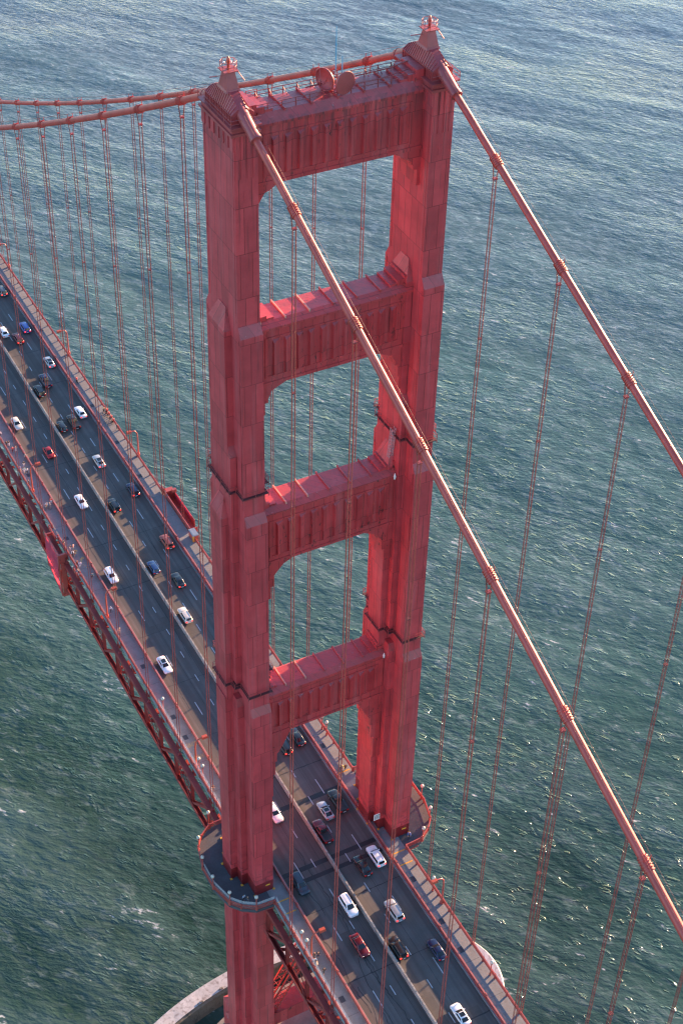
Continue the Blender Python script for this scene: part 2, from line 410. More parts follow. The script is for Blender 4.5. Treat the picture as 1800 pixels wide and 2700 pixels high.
for y,wd in ((-5.45,1.0),(-7.95,.9),(8.35,1.1)):
    for xa,xb in ((-9.4,-.35),(.35,9.4)): sheet(b,xa,xb,y-wd/2,y+wd/2,75.006)
b.build('expansion_joints',M['tar'],road)
for sgn,nm in ((-1,'sidewalk'),(1,'sidewalk')):
    b=MB(); x0,x1=sorted((sgn*9.76,sgn*13.30))
    b.box(x0,x1,Y0,Y1,74.55,75.30)
    # inner gutter lip
    x0,x1=sorted((sgn*9.45,sgn*9.757)); b.box(x0,x1,Y0,Y1,74.5,75.22)
    sw=tag(b.build('sidewalk',M['sidewalk']),kind='structure')
    b=MB()
    yy=Y0
    while yy<Y1:
        if abs(yy)>11:
            x0,x1=sorted((sgn*10.3,sgn*13.2)); sheet(b,x0,x1,yy,yy+.05,75.304)
        yy+=PANEL
    b.build('slab_joints',M['slab'],sw)
    b=MB()
    for y in ([-32.3,32.3,38.2,53.5,97.,121.5] if sgn<0 else [-16.5,-26.5,-33,18.5,28,110,124,176,140]):
        xc=sgn*(11.6 if sgn<0 else 11.1); sheet(b,xc-.45,xc+.45,y-.6,y+.6,75.306)
    b.build('hatch_covers',M['slab'],sw)
    b=MB()
    for y in (-10.1,-12.9,11.05): sheet(b,*sorted((sgn*10.45,sgn*13.0)),y-.12,y+.12,75.309)
    b.build('threshold_stripes',M['yellow'],sw)
    if sgn<0: sidewalk_e=sw
# words painted on the near sidewalk, facing walkers who come towards the tower
def text(body,loc,size,rz,mat,parent,name='painted_words',rx=0,thin=0.0):
    cu=bpy.data.curves.new('txt','FONT'); cu.body=body; cu.size=size; cu.align_x='CENTER'; cu.align_y='CENTER'; cu.extrude=thin
    tmp=bpy.data.objects.new('tmp',cu); COL.objects.link(tmp)
    dg=bpy.context.evaluated_depsgraph_get(); me=bpy.data.meshes.new_from_object(tmp.evaluated_get(dg))
    bpy.data.objects.remove(tmp); me.name=name; me.materials.clear(); me.materials.append(mat)
    o=bpy.data.objects.new(name,me); COL.objects.link(o); o.location=loc; o.rotation_euler=(rx,0,rz); o.parent=parent
    return o
M['worn_yellow']=plain('worn_yellow_paint',(.50,.36,.15),.8,var=.5,scale=6)
t=text('BUMPS',(-11.3,30.2,75.31),1.1,PI,M['worn_yellow'],sidewalk_e); t.scale=(.62,1.5,1)
t=text('AHEAD',(-11.3,26.7,75.31),1.1,PI,M['worn_yellow'],sidewalk_e); t.scale=(.55,1.5,1)
b=MB()
for cx,cy,rr in ((-11.1,92.3,.42),(-11.5,91.6,.35),(-10.7,89.5,.5),(-11.2,89.2,.55),(-11.5,88.4,.3),(-11.9,94.4,.16),(-11.75,93.8,.16),(-12.0,95.,.16),(-11.25,87.5,.16),(-11.2,86.9,.16),(-11.05,86.2,.2)):
    n=9; a0=random.random()*6
    b.add([(cx+rr*random.uniform(.6,1)*math.cos(a0+2*PI*i/n)*.7,cy+rr*random.uniform(.6,1)*math.sin(a0+2*PI*i/n),75.311) for i in range(n)],[tuple(range(n))])
b.build('paint_splashes',M['worn_yellow'],sidewalk_e)
# platforms round the tower legs
PLAT=[(13.31,10.3),(16.6,10.2),(18.9,8.6),(20.4,6.6),(21.5,2.3),(21.5,-2.3),(20.4,-6.6),(18.9,-8.4),(16.6,-9.9),(13.31,-10.1)]
plats=[]
for sgn in (-1,1):
    b=MB(); poly=[(sgn*x,y) for x,y in PLAT]
    if sgn>0: poly=poly[::-1]
    b.prism(poly,74.6,75.30); plats.append(tag(b.build('platform',M['platform']),kind='structure'))
    b=MB()   # brackets under the platform, an apron below the edge
    inner=[(sgn*(abs(x)-.5 if abs(x)>14 else 13.4),y*.96) for x,y in PLAT]
    if sgn>0: inner=inner[::-1]
    b.prism(inner,73.6,74.597); b.build('platform_girder',M['red'],plats[-1])

# ------------------------------------------------------------------ floor steel under the road
fs=tag(empty('floor_steel',(0,0,66)),'dark red floor beams and bracing under the road deck','bridge deck steel')
b=MB(); k=int(Y0/PANEL)
while k*PANEL<Y1:
    y=k*PANEL+2.4
    if abs(y)>9:
        b.box(-13.3,13.3,y-.2,y+.2,72.3,74.29)
    k+=1
for x in (-7.5,-4.5,-1.5,1.5,4.5,7.5): b.box(x-.12,x+.12,Y0,Y1,73.55,74.294)
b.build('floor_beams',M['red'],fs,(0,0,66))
for half in (-1,1):
    b=MB(); k=int(Y0/15.24)
    while k*15.24<Y1-16:
        y=k*15.24+2.4
        if y*half>0 and abs(y)>9 and abs(y+15.24)>9 and y*(y+15.24)>0:
            b.beam((-13.5,y,65.75),(13.5,y+15.24,65.75),.5,.35); b.beam((13.5,y,65.4),(-13.5,y+15.24,65.4),.5,.35)
            b.beam((-13.4,y+.4,66.15),(13.4,y+.4,66.15),.45,.45)
        k+=1
    b.build('lateral_bracing',M['red'],fs,(0,0,66))

# ------------------------------------------------------------------ stiffening trusses
M['cream']=plain('rope_socket',(.55,.6,.66),.5)
def truss(sgn,ya,yb,label):
    xo=sgn*13.95
    t=tag(empty('stiffening_truss',(xo,ya if abs(ya)<abs(yb) else yb,65.6)),label,'truss',None)
    o=t.location[:]
    lo,hi=min(ya,yb),max(ya,yb)
    def P(name,mb,mat=M['truss']): return mb.build(name,mat,t,o)
    b=MB()
    for dx in (-.42,.42): b.box(xo+dx-.06,xo+dx+.06,lo,hi,72.45,73.5)
    b.box(xo-.5,xo+.5,lo,hi,73.503,73.56)
    yy=lo
    while yy<hi-1.5:
        b.beam((xo-.36,yy,72.5),(xo+.36,yy+.75,72.5),.09,.03); b.beam((xo+.36,yy+.75,72.5),(xo-.36,yy+1.5,72.5),.09,.03); yy+=1.5
    P('top_chord',b)
    b=MB()
    for dx in (-.4,.4): b.box(xo+dx-.06,xo+dx+.06,lo,hi,65.3,66.2)
    b.box(xo-.34,xo+.34,lo,hi,65.31,65.36)
    P('bottom_chord',b)
    k=0
    n=int((hi-lo)/PANEL)
    s0=1 if abs(ya)<abs(yb) and yb>ya else (-1)
    for i in range(n+1):
        y=ya+(PANEL if yb>ya else -PANEL)*i
        b=MB(); b.box(xo-.30,xo+.30,y-.28,y-.22,66.2,72.45); b.box(xo-.30,xo+.30,y+.22,y+.28,66.2,72.45); b.box(xo-.03,xo+.03,y-.215,y+.215,66.2,72.45)
        # gusset plates and a bracket towards the sidewalk
        b.box(xo+sgn*.487,xo+sgn*.52,y-.8,y+.8,72.3,73.45); b.box(xo+sgn*.467,xo+sgn*.5,y-.9,y+.9,65.4,66.7)
        b.box(*sorted((xo-sgn*.5,sgn*13.0)),y-.12,y+.12,73.57,74.5)
        P('vertical',b)
        if i<n:
            y2=ya+(PANEL if yb>ya else -PANEL)*(i+1)
            za,zb=(66.1,72.6) if i%2==0 else (72.6,66.1)
            b=MB()
            d=Vector((0,y2-y,zb-za)).normalized(); p=Vector((xo,y,za))+d*.3; q=Vector((xo,y2,zb))-d*.3
            ex=Vector((.31,0,0))
            for e in (-1,1): b.beam(p+ex*e,q+ex*e,.05,.5,up=(0,0,1))
            if i%2==0:
                L=(q-p).length; st=int(L/.8)
                for j in range(st):
                    a=p+d*(j*.8); c2=p+d*((j+1)*.8)
                    b.beam(a-ex*.9,c2+ex*.9,.08,.04); b.beam(a+ex*.9,c2-ex*.9,.08,.04)
            P('diagonal',b)
    return t
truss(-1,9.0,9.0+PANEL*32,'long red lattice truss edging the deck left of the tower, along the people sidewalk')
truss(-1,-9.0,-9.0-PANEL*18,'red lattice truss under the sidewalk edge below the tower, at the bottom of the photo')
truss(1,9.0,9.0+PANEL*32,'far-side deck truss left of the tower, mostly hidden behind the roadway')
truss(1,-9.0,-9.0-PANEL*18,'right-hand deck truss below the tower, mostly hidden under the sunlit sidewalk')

# ------------------------------------------------------------------ railings
def segs(lo,hi,gaps):
    out=[]; c=lo
    for a,bq in sorted(gaps):
        if a>c: out.append((c,min(a,hi)))
        c=max(c,bq)
    if c<hi: out.append((c,hi))
    return out
def outer_railing(sgn,lo,hi,gaps,label):
    x=sgn*13.22; t=tag(empty('outer_railing',(x,lo,75.3)),label,'railing'); o=t.location[:]
    top=MB(); pk=MB(); bot=MB()
    for a,bq in segs(lo,hi,gaps):
        top.box(x-.09,x+.09,a,bq,76.42,76.55); bot.box(x-.06,x+.06,a,bq,75.58,75.65)
        y=a+.1
        while y<bq-.1: pk.box(x-.03,x+.03,y-.058,y+.058,75.651,76.419); y+=.162
    top.build('top_rail',M['rail'],t,o); pk.build('pickets',M['rail'],t,o); bot.build('bottom_rail',M['rail'],t,o)
    for a,bq in segs(lo,hi,gaps):
        n=max(1,round((bq-a)/3.81))
        for i in range(n+1):
            y=a+(bq-a)*i/n; b=MB(); b.box(x-.13,x+.13,y-.15,y+.15,75.3,76.62)
            b.build('post',M['rail'],t,o)
    return t
outer_railing(-1,10.4,Y1,[(84.2,86.4),(97.6,101.6)],'left-hand outer railing of upright bars left of the tower, by the walkers')
outer_railing(-1,Y0,-10.2,[],'outer railing below the tower beside the two near globe lamps')
outer_railing(1,10.4,Y1,[(83.8,101.7)],'sunlit orange outer railing on the far sidewalk left of the tower, by the cyclists')
outer_railing(1,Y0,-10.2,[],'sunlit orange outer railing on the right, below the tower')
# short recessed railings at the two openings of the left sidewalk and along the far traveller
def rail_bits(name,pts,label,cat='railing',z0=75.3,top=76.5,mat='rail',pick=True):
    o=pts[0]+(z0,); t=tag(empty(name,o),label,cat)
    b=MB(); p2=MB(); pz=MB()
    for (xa,ya),(xb,yb) in zip(pts,pts[1:]):
        b.beam((xa,ya,top-.06),(xb,yb,top-.06),.16,.12); b.beam((xa,ya,z0+.28),(xb,yb,z0+.28),.1,.07)
        L=math.hypot(xb-xa,yb-ya); n=int(L/.165)
        if pick:
            for i in range(1,n):
                f=i/n; xx,yy=xa+(xb-xa)*f,ya+(yb-ya)*f
                p2.beam((xx,yy,z0+.31),(xx,yy,top-.12),.1,.06,up=(xb-xa,yb-ya,0))
    b.build('rails',M[mat],t,o)
    if p2.v: p2.build('pickets',M[mat],t,o)
    for xa,ya in pts:
        b=MB(); b.box(xa-.12,xa+.12,ya-.12,ya+.12,z0,top+.06); b.build('post',M[mat],t,o)
    return t
rb1=rail_bits('gate_railing',[(-13.22,97.6),(-13.95,97.6),(-13.95,101.6),(-13.22,101.6)],'stepped-out railing bay with white number 11, above the upper end of the red platform')
rb2=rail_bits('gate_railing',[(-13.22,84.2),(-13.95,84.2),(-13.95,86.4),(-13.22,86.4)],'stepped-out railing bay marked 11 where a person crouches, below the red platform')
for rb,y in ((rb1,97.45),(rb2,84.05)):
    tx=text('11',(0,0,0),.75,0,M['white'],rb,'number_mark',rx=R(60)); tx.location=(-.32,-.18,.95)
PL=[(x,y) for x,y in PLAT]
rail_bits('platform_railing',[(-x,y) for x,y in PL],'red railing round the left platform at the foot of the nearer tower leg',top=76.55)
rail_bits('platform_railing',[(x,y) for x,y in PL],'sunlit railing round the right platform at the foot of the farther tower leg',top=76.55)
def inner_railing(sgn,lo,hi,label,gap=None):
    x=sgn*9.95; t=tag(empty('roadside_railing',(x,lo,75)),label,'railing'); o=t.location[:]
    b=MB(); b.box(x-.10,x+.10,lo,hi,75.31,75.44); 
    for z,r in ((75.62,.05),(75.82,.05)): b.box(x-r,x+r,lo,hi,z-r,z+r)
    b.box(x-.13,x+.13,lo,hi,76.0,76.13); b.build('rails',M['prail'],t,o)
    b=MB(); xr=sgn*9.74; b.box(*sorted((xr,xr+sgn*.05)),lo,hi,75.0,75.75); b.build('curb_plate',M['red'],t,o)
    y=lo+.5; i=0
    while y<hi:
        b=MB(); w=.3 if i%4==0 else .12
        b.box(x-.15,x+.15,y-w,y+w,75.3,76.2 if i%4==0 else 76.1)
        if i%4==0: b.frus((x-.15,x+.15,y-.3,y+.3),76.2,(x-.08,x+.08,y-.15,y+.15),76.32)
        b.build('post',M['rail'],t,o); y+=PANEL/2 if hi-lo<250 else PANEL/2; i+=1
    return t
inner_railing(-1,9.5,Y1,'orange-topped railing between the left lanes and the walkers, left of the tower')
inner_railing(-1,Y0,9.4,'orange-topped railing beside the left lanes below and behind the nearer leg')
inner_railing(1,9.5,Y1,'pinkish railing between the right lanes and the far sidewalk, left of the tower')
inner_railing(1,Y0,9.4,'pinkish railing beside the right lanes below the tower')
# movable median
md=MB(); y=Y0
while y<Y1:
    x=-.13; L=.985
    md.hexa([(x-.17,y,75.004),(x+.17,y,75.004),(x+.17,y+L,75.004),(x-.17,y+L,75.004),(x-.10,y,76.06),(x+.10,y,76.06),(x+.10,y+L,76.06),(x-.10,y+L,76.06)])
    md.box(x-.13,x+.13,y+.04,y+L-.04,76.061,76.13); y+=1.0
tag(md.build('median_barrier',M['barrier']),'long pale segmented barrier running down the middle of the road','barrier')

# ------------------------------------------------------------------ wind screens
def screen(pts,label,z0=75.4,z1=77.6):
    o=(pts[0][0],pts[0][1],75.3); t=tag(empty('wind_screen',o),label,'screen'); b=MB()
    for (xa,ya),(xb,yb) in zip(pts,pts[1:]):
        d=Vector((yb-ya,-(xb-xa),0)).normalized()*.012
        b.hexa([(xa-d.x,ya-d.y,z0),(xb-d.x,yb-d.y,z0),(xb+d.x,yb+d.y,z0),(xa+d.x,ya+d.y,z0),(xa-d.x,ya-d.y,z1),(xb-d.x,yb-d.y,z1),(xb+d.x,yb+d.y,z1),(xa+d.x,ya+d.y,z1)])
    b.build('pane',M['screen'],t,o)
    for (xa,ya),(xb,yb) in zip(pts,pts[1:]):
        L=math.hypot(xb-xa,yb-ya); n=max(1,round(L/3.8))
        for i in range(n):
            f=i/n; c=MB(); xx,yy=xa+(xb-xa)*f,ya+(yb-ya)*f; c.box(xx-.04,xx+.04,yy-.04,yy+.04,75.3,z1+.03); c.build('post',M['steelgrey'],t,o)
screen([(-13.02,42.),(-13.02,10.6)],'pale see-through wind screen along the left sidewalk just left of the tower')
screen([(-x*.985,y*.98) for x,y in PL[4:]],'bluish see-through wind screen round the front of the left tower platform',z1=77.2)
screen([(-13.02,-10.4),(-13.02,-70.)],'pale see-through wind screen along the left sidewalk below the tower')

# ------------------------------------------------------------------ tower
tw=tag(empty('bridge_tower',(0,0,13.4)),'tall red suspension bridge tower with two stepped legs and four cross struts','tower')
TO=(0,0,13.4)
def cross(hwA,hdA,hwB,hdB,hwC,hdC,cx):
    q=[(hwA,hdA),(hwA,hdB),(hwB,hdB),(hwB,hdC),(hwC,hdC)]
    pts=[(cx+x,y) for x,y in q]+[(cx+x,-y) for x,y in q[::-1]]+[(cx-x,-y) for x,y in q]+[(cx-x,y) for x,y in q[::-1]]
    return pts[::-1]
for sgn in (-1,1):
    cx=sgn*LX; b=MB()
    def blk(hw,hd,z0,z1,cap=None,e=0.0):
        b.box(cx-hw,cx+hw,-hd,hd,z0,z1)
        if cap: b.frus((cx-hw,cx+hw,-hd,hd),z1,(cx-cap[0],cx+cap[0],-cap[1],cap[1]),z1+cap[2])
    blk(1.60,4.55,186.2,221.0)
    blk(1.63,5.42,155.1,192.4,(1.598,4.6,1.45)); blk(2.66,3.30,126.3,171.6,(2.6,2.5,1.5)); blk(2.662,2.50,172.,192.2,(1.7,1.1,2.9))
    blk(1.66,6.28,118.2,160.6,(1.628,5.45,1.4)); blk(3.74,1.98,121.9,159.8,(2.7,.9,3.2))
    blk(1.71,7.02,78.0,121.3,(1.66,6.3,1.4)); blk(2.78,3.85,78.0,121.4,(2.7,3.32,1.4)); blk(3.93,1.78,78.02,122.2)
    # below the base band, down to the pier
    blk(1.74,7.05,24.,75.2); blk(2.82,3.88,24.03,75.1); blk(3.97,1.81,24.06,75.15)
    blk(2.3,8.3,13.0,23.0,(1.74,7.05,1.2)); blk(3.5,5.0,13.02,22.6,(2.82,3.9,1.2)); blk(4.7,2.9,13.04,22.2,(3.97,1.85,1.2))
    # narrow raised strips that divide the faces
    for (hw,hd,z0,z1) in ((1.60,4.55,194.2,220.6),(1.63,5.42,163.0,192.),(1.66,6.28,127,160.4),(1.71,7.02,79,121)):
        for sx in (-1,1):
            for sy in (-1,1):
                b.box(*sorted((cx+sx*hw,cx+sx*(hw+.05))),*sorted((sy*(hd-.55),sy*(hd-.40))),z0,z1)
    for sx in (-1,1):     # corbels under the top ledge
        for i in range(7):
            y=-4.1+i*1.37; b.box(*sorted((cx+sx*1.6,cx+sx*1.74)),y-.42,y+.42,219.0,220.99)
    for sy in (-1,1):
        for i in range(4):
            x=cx-1.2+i*.8; b.box(x-.27,x+.27,*sorted((sy*4.55,sy*4.62)),215.2,220.98)
    # inspection hatches
    for z in (212.,178.,150.,136.,108.,92.):
        hd={212.:4.55,178.:5.42,150.:6.28,136.:6.28,108.:7.02,92.:7.02}[z]
        b.box(cx-.35,cx+.35,-hd-.035,-hd,z,z+1.5)
    leg=b.build('leg',M['tower'],tw,TO)
    b=MB()
    for hw,hd,dz in ((1.72,7.035,0),(2.79,3.865,-.003),(3.94,1.795,-.006)): b.box(cx-hw,cx+hw,-hd,hd,75.302+dz-.02,78.0+dz+.02)
    b.build('base_band',M['band'],leg)
    for hw,hd in ((1.8,7.12),(2.87,3.95),(4.02,1.88)):
        for sx in (-1,1):
            for sy in (-1,1):
                b=MB(); x,y=cx+sx*hw,sy*hd; b.prism([(x-.2,y-.2),(x+.2,y-.2),(x+.2,y+.2),(x-.2,y+.2)],75.3,75.42)
                b.build('corner_guard',M['yellow'],leg)
    b=MB(); b.box(cx+.3,cx+1.1,-7.075,-7.036,76.9,77.2); b.build('number_plate',M['yellow'],leg)
    # inspection galleries
    for z,dims in ((165.6,(1.63,5.42,2.66,3.30,2.67,2.2)),(125.6,(1.66,6.28,2.66,3.3,3.74,1.98))):
        off=.42; d2=[v+off for v in dims]; 
        poly=cross(d2[0],d2[1],d2[2],d2[3],d2[4],d2[5],cx)
        b=MB(); b.prism(poly,z-.12,z); g=b.build('gallery',M['grate'],leg)
        b=MB(); n=len(poly)
        for i in range(n):
            p,q=poly[i],poly[(i+1)%n]
            for h in (.55,1.05): b.beam((*p,z+h),(*q,z+h),.05,.05)
            L=math.hypot(q[0]-p[0],q[1]-p[1]); k=max(1,int(L/1.6))
            for j in range(k):
                f=j/k; xx,yy=p[0]+(q[0]-p[0])*f,p[1]+(q[1]-p[1])*f; b.box(xx-.03,xx+.03,yy-.03,yy+.03,z,z+1.08)
                b.box(xx-.05,xx+.05,yy-.05,yy+.05,z-.45,z-.121)
        b.build('handrail',M['red'],g)
    # saddle housing on top
    b=MB(); b.box(cx-2.0,cx+2.0,-4.75,4.75,221.0,221.35); b.box(cx-1.75,cx+1.75,-4.4,4.4,221.35,222.0)
    b.box(cx-2.05,cx+2.05,-4.8,4.8,222.0,222.18)
    hous=b.build('saddle_base',M['red'],tw,TO)
    b=MB(); N=14
    prof=[]
    for i in range(N+1):
        y=-3.8+7.6*i/N; a=abs(y)/3.8
        prof.append((y,225.35-1.45*a**1.7))
    vs=[];fc=[]
    for y,z in prof:
        vs+= [(cx-1.42,y,222.181),(cx-1.42,y,223.35),(cx-.55,y,z),(cx+.55,y,z),(cx+1.42,y,223.35),(cx+1.42,y,222.181)]
    for i in range(N):
        for j in range(5): a=i*6+j; fc.append((a,a+6,a+7,a+1))
    fc.append((0,1,2,3,4,5)); fc.append(tuple(N*6+j for j in (5,4,3,2,1,0)))
    b.add(vs,fc)
    hd_=b.build('saddle_hood',M['hood'],hous)
    b=MB()
    for i in range(17):
        y=-3.7+7.4*i/16; a=abs(y)/3.8; z=225.35-1.45*a**1.7
        for sx in (-1,1):
            b.beam((cx+sx*1.47,y,222.2),(cx+sx*1.47,y,223.37),.07,.10,up=(0,1,0)); b.beam((cx+sx*1.47,y,223.35),(cx+sx*.57,y,z+.05),.08,.12,up=(0,1,0))
    for sx in (-1,1): b.box(cx+sx*1.47-.05,cx+sx*1.47+.05,-3.85,3.85,223.3,223.4)
    b.build('hood_rib',M['red'],hd_)
    for sy in (-1,1):      # sleeves that lead the cable out of the hood
        b=MB(); pts=[(cx*CX/LX,sy*a,(zmain(a) if sy<0 else zside(a))) for a in (2.2,4.0,7.0)]
        b.tube(pts,[.86,.80,.70],14); b.tube([pts[-1],(pts[-1][0],sy*7.5,zcable(sy*7.5))],.78,14)
        b.build('cable_sleeve',M['red'],hous)
    b=MB(); b.frus((cx-.85,cx+.85,-1.2,1.2),225.2,(cx-.55,cx+.55,-.55,.55),227.3); b.frus((cx-1.0,cx+1.0,-1.35,1.35),225.0,(cx-.85,cx+.85,-1.2,1.2),225.3)
    ped=b.build('beacon_pedestal',M['red'],hous)
    b=MB(); b.box(cx-.95,cx+.95,-.95,.95,227.3,227.42); b.build('beacon_platform',M['red'],ped)
    b=MB()
    for h in (.5,1.05):
        ring=[(cx+1.0*math.cos(2*PI*i/8+.39),1.0*math.sin(2*PI*i/8+.39),227.42+h) for i in range(9)]
        b.tube(ring,.04,6)
    for i in range(8): 
        x,y=cx+1.0*math.cos(2*PI*i/8+.39),1.0*math.sin(2*PI*i/8+.39); b.tube([(x,y,227.3),(x,y,228.47)],.035,6)
    b.build('beacon_railing',M['red'],ped)
    for pts in ([(cx-.75,.3,226.6),(cx-2.1,.9,226.4)],[(cx+.9,-.2,227.35),(cx+1.7,-.9,226.0)]):
        b=MB(); b.tube(pts,.055,6); b.build('davit_arm',M['red'],ped)
    b=MB(); b.lathe([(.02,0),(.17,0),(.17,.7),(.22,.75),(.22,1.25),(.14,1.5),(.02,1.6)],(cx,0,227.42),12)
    b.build('beacon',M['orange'] if sgn<0 else M['rail'],ped)
    b=MB()
    for dx,dy in ((.45,.3),(.55,-.35),(-.4,.45)): b.lathe([(.02,0),(.14,.05),(.16,.3),(.02,.42)],(cx+dx,dy,227.9),8)
    b.build('floodlight',M['white'],ped)
    b=MB()   # small gallery at the outer front corner of the leg top
    for h in (.5,1.0): b.tube([(cx-2,-4.75,222.18+h),(cx+2,-4.75,222.18+h)],.035,6); b.tube([(cx+sgn*2,-4.75,222.18+h),(cx+sgn*2,4.75,222.18+h)],.035,6)
    for i in range(6): b.box(cx+sgn*2-.03,cx+sgn*2+.03,-4.7+i*1.88-.03,-4.7+i*1.88+.03,222.18,223.2)
    b.build('top_handrail',M['red'],hous)

def strut(zb,zl,zt,xe,nr,steps,rz0,rz1,rx0,rx1,arch=None,hd=2.42):
    b=MB(); o=TO
    b.box(-xe,xe,-hd,hd,zb,zl)
    # cornice: flat lip, sloped weathering, top plate
    b.box(-xe,xe,-hd-.28,hd+.28,zl,zl+.35)
    b.frus((-xe,xe,-hd-.28,hd+.28),zl+.35,(-xe,xe,-hd+.55,hd-.55),zt)
    b.box(-xe,xe,-hd-.12,hd+.12,zb,zb+.5)
    for sx in (-1,1):
        # stepped ends on top
        for k,(x0,h) in enumerate(((xe-3.3,.35),(xe-2.2,.8),(xe-1.1,1.3))):
            xa,xb=sorted((sx*x0,sx*(xe+.1))); b.box(xa,xb,-hd+.55-.06*k,hd-.55+.06*k,zt-.2,zt+h)
        for (x0,z0) in steps:       # stepped corbels below
            xa,xb=sorted((sx*x0,sx*(xe+1.))); b.box(xa,xb,-hd+.02*abs(x0)*.1,hd-.02*abs(x0)*.1,z0,zb-.001 if z0<zb else zb)
        if arch:
            for k in range(len(arch)-1):
                (xa,za),(xb,zb2)=arch[k],arch[k+1]
                b.prismY([(sx*xa,za),(sx*xb,zb2),(sx*xb,zb+.2),(sx*xa,zb+.2)] if sx>0 else [(sx*xb,zb2),(sx*xa,za),(sx*xa,zb+.2),(sx*xb,zb+.2)],-hd+.03,hd-.03)
    st=b.build('strut',M['strut'],tw,o)
    # panel of upright folded ribs on the front and back
    for sy in (-1,1):
        b=MB(); yf=sy*hd; pw=(rx1-rx0)/nr
        for (xa,xb,za,zc) in ((rx0-.55,rx1+.55,rz1,rz1+.28),(rx0-.55,rx1+.55,rz0-.28,rz0)):
            b.box(xa,xb,*sorted((yf,yf+sy*.10)),za,zc)
        for xa in (rx0-.55,rx1+.2): b.box(xa,xa+.35,*sorted((yf,yf+sy*.10)),rz0,rz1)
        for i in range(nr):
            x=rx0+pw*i; a=x+pw*.30; c=x+pw*.36; e=x+pw*.95
            # folded rib: a steep and a shallow flank, ends cut on the slope
            t0=rz0+.05; t1=rz1-.05-.35*abs((i-(nr-1)/2)/nr)
            vs=[(a,yf,t0),(e,yf,t0),(c,yf+sy*.45,t0+.15),(a,yf,t1),(e,yf,t1),(c,yf+sy*.45,t1-.40)]
            b.add(vs,[(0,2,5,3),(2,1,4,5),(0,1,2),(3,5,4)] if sy>0 else [(0,3,5,2),(2,5,4,1),(0,2,1),(3,4,5)])
        b.build('rib_panel',M['strut'],st)
    n=7
    for i in range(n):
        x=-xe+1.2+(2*xe-2.4)*i/(n-1)
        if abs(x)>xe-3.0 and i not in (0,n-1): continue
        b=MB(); b.box(x-.1,x+.1,-hd+.2,hd-.2,zt-.12,zt+.22); b.build('top_rib',M['pale'] if (i<3 and zt<200) else M['red'],st)  # left ribs below the top strut get sun glare as a cream colour
    # hand rails at the left end and junk left lying on top
    b=MB()
    for x in (-xe+1.5,-xe+3.0):
        b.box(x-.04,x+.04,hd-.5,hd-.42,zt,zt+1.2)
    for h in (.6,1.2): b.box(-xe+1.5,-xe+3.,hd-.5,hd-.42,zt+h-.06,zt+h)
    b.box(-xe+.6,-xe+1.1,-.4,.5,zt+.02,zt+.35)
    b.build('handrail',M['red'],st)
    return st
strut(212.35,220.35,221.85,12.15,11,[(10.6,210.9),(11.1,209.4),(11.7,207.0)],213.6,219.0,-9.9,9.9,arch=[(8.2,212.34),(9.5,211.5),(10.3,211.2),(11.1,209.9)])
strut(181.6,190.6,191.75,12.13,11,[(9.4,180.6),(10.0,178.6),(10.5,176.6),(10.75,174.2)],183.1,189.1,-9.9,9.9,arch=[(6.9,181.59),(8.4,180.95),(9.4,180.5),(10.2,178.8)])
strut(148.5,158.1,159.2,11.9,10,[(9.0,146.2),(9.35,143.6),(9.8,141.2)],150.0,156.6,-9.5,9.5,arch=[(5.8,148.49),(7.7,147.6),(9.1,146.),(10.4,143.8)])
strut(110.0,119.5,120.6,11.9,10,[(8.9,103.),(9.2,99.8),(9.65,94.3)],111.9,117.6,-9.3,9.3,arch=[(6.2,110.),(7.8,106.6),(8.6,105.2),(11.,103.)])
# cross bracing between the legs under the road
for sx in (-1,1):
    b=MB(); p=Vector((sx*10.2,0,26)); q=Vector((-sx*10.2,0,66)); d=(q-p).normalized()
    for e in (-1,1):
        for f in (-1,1): b.beam(p+Vector((0,e*1.5,0))+Vector((d.z,0,-d.x))*(f*1.1)*(1),q+Vector((0,e*1.5,0))+Vector((d.z,0,-d.x))*(f*1.1),.35,.35) if sx>0 else b.beam(p+Vector((0,e*1.3,0))+Vector((d.z,0,-d.x))*(f*1.0),q+Vector((0,e*1.3,0))+Vector((d.z,0,-d.x))*(f*1.0),.3,.3)
    L=(q-p).length; n=int(L/1.7)
    nrm=Vector((d.z,0,-d.x))
    for j in range(n):
        a=p+d*(j*1.7); c=p+d*((j+1)*1.7)
        for e in (-1.4,1.4):
            b.beam(a+nrm+Vector((0,e,0)),c-nrm+Vector((0,e,0)),.16,.12); b.beam(a-nrm+Vector((0,e,0)),c+nrm+Vector((0,e,0)),.16,.12)
    b.build('cross_brace',M['red'],tw,TO)
for za,zb in ((22.5,26.5),(65.,69.)):
    b=MB(); b.box(-10.1,10.1,-2.0,2.0,za,zb); b.build('lower_strut',M['strut'],tw,TO)
# railing on the top strut
b=MB()
for sy in (-1,1):
    yy=sy*1.75
    for h in (.55,1.05): b.box(-11.6,11.6,yy-.035,yy+.035,221.85+h-.035,221.85+h+.035)
    x=-11.4
    while x<11.6: b.box(x-.045,x+.045,yy-.045,yy+.045,221.8,222.95); b.beam((x,yy,222.8),(x+.35,yy-sy*.5,221.85),.06,.06); x+=1.9
b.tube([(-3,1.0,222.4),(4,1.1,222.45),(9,1.0,222.6),(11.3,.6,223.3)],.09,6)
b.tube([(3,-.2,222.15),(7,-.3,222.15),(10.6,-.8,222.9)],.06,6)
b.build('top_walkway_railing',M['truss'],tw,TO)
al=tag(empty('access_ladder',(10.75,-1.2,159.3)),'pale lattice access ladder against the farther leg above the third strut','ladder'); o=al.location[:]
b=MB()
for dx in (-.3,.3):
    for dy in (-.3,.3): b.beam((10.7+dx,-1.0+dy,159.3),(10.6+dx,-1.9+dy,166.9),.07,.07)
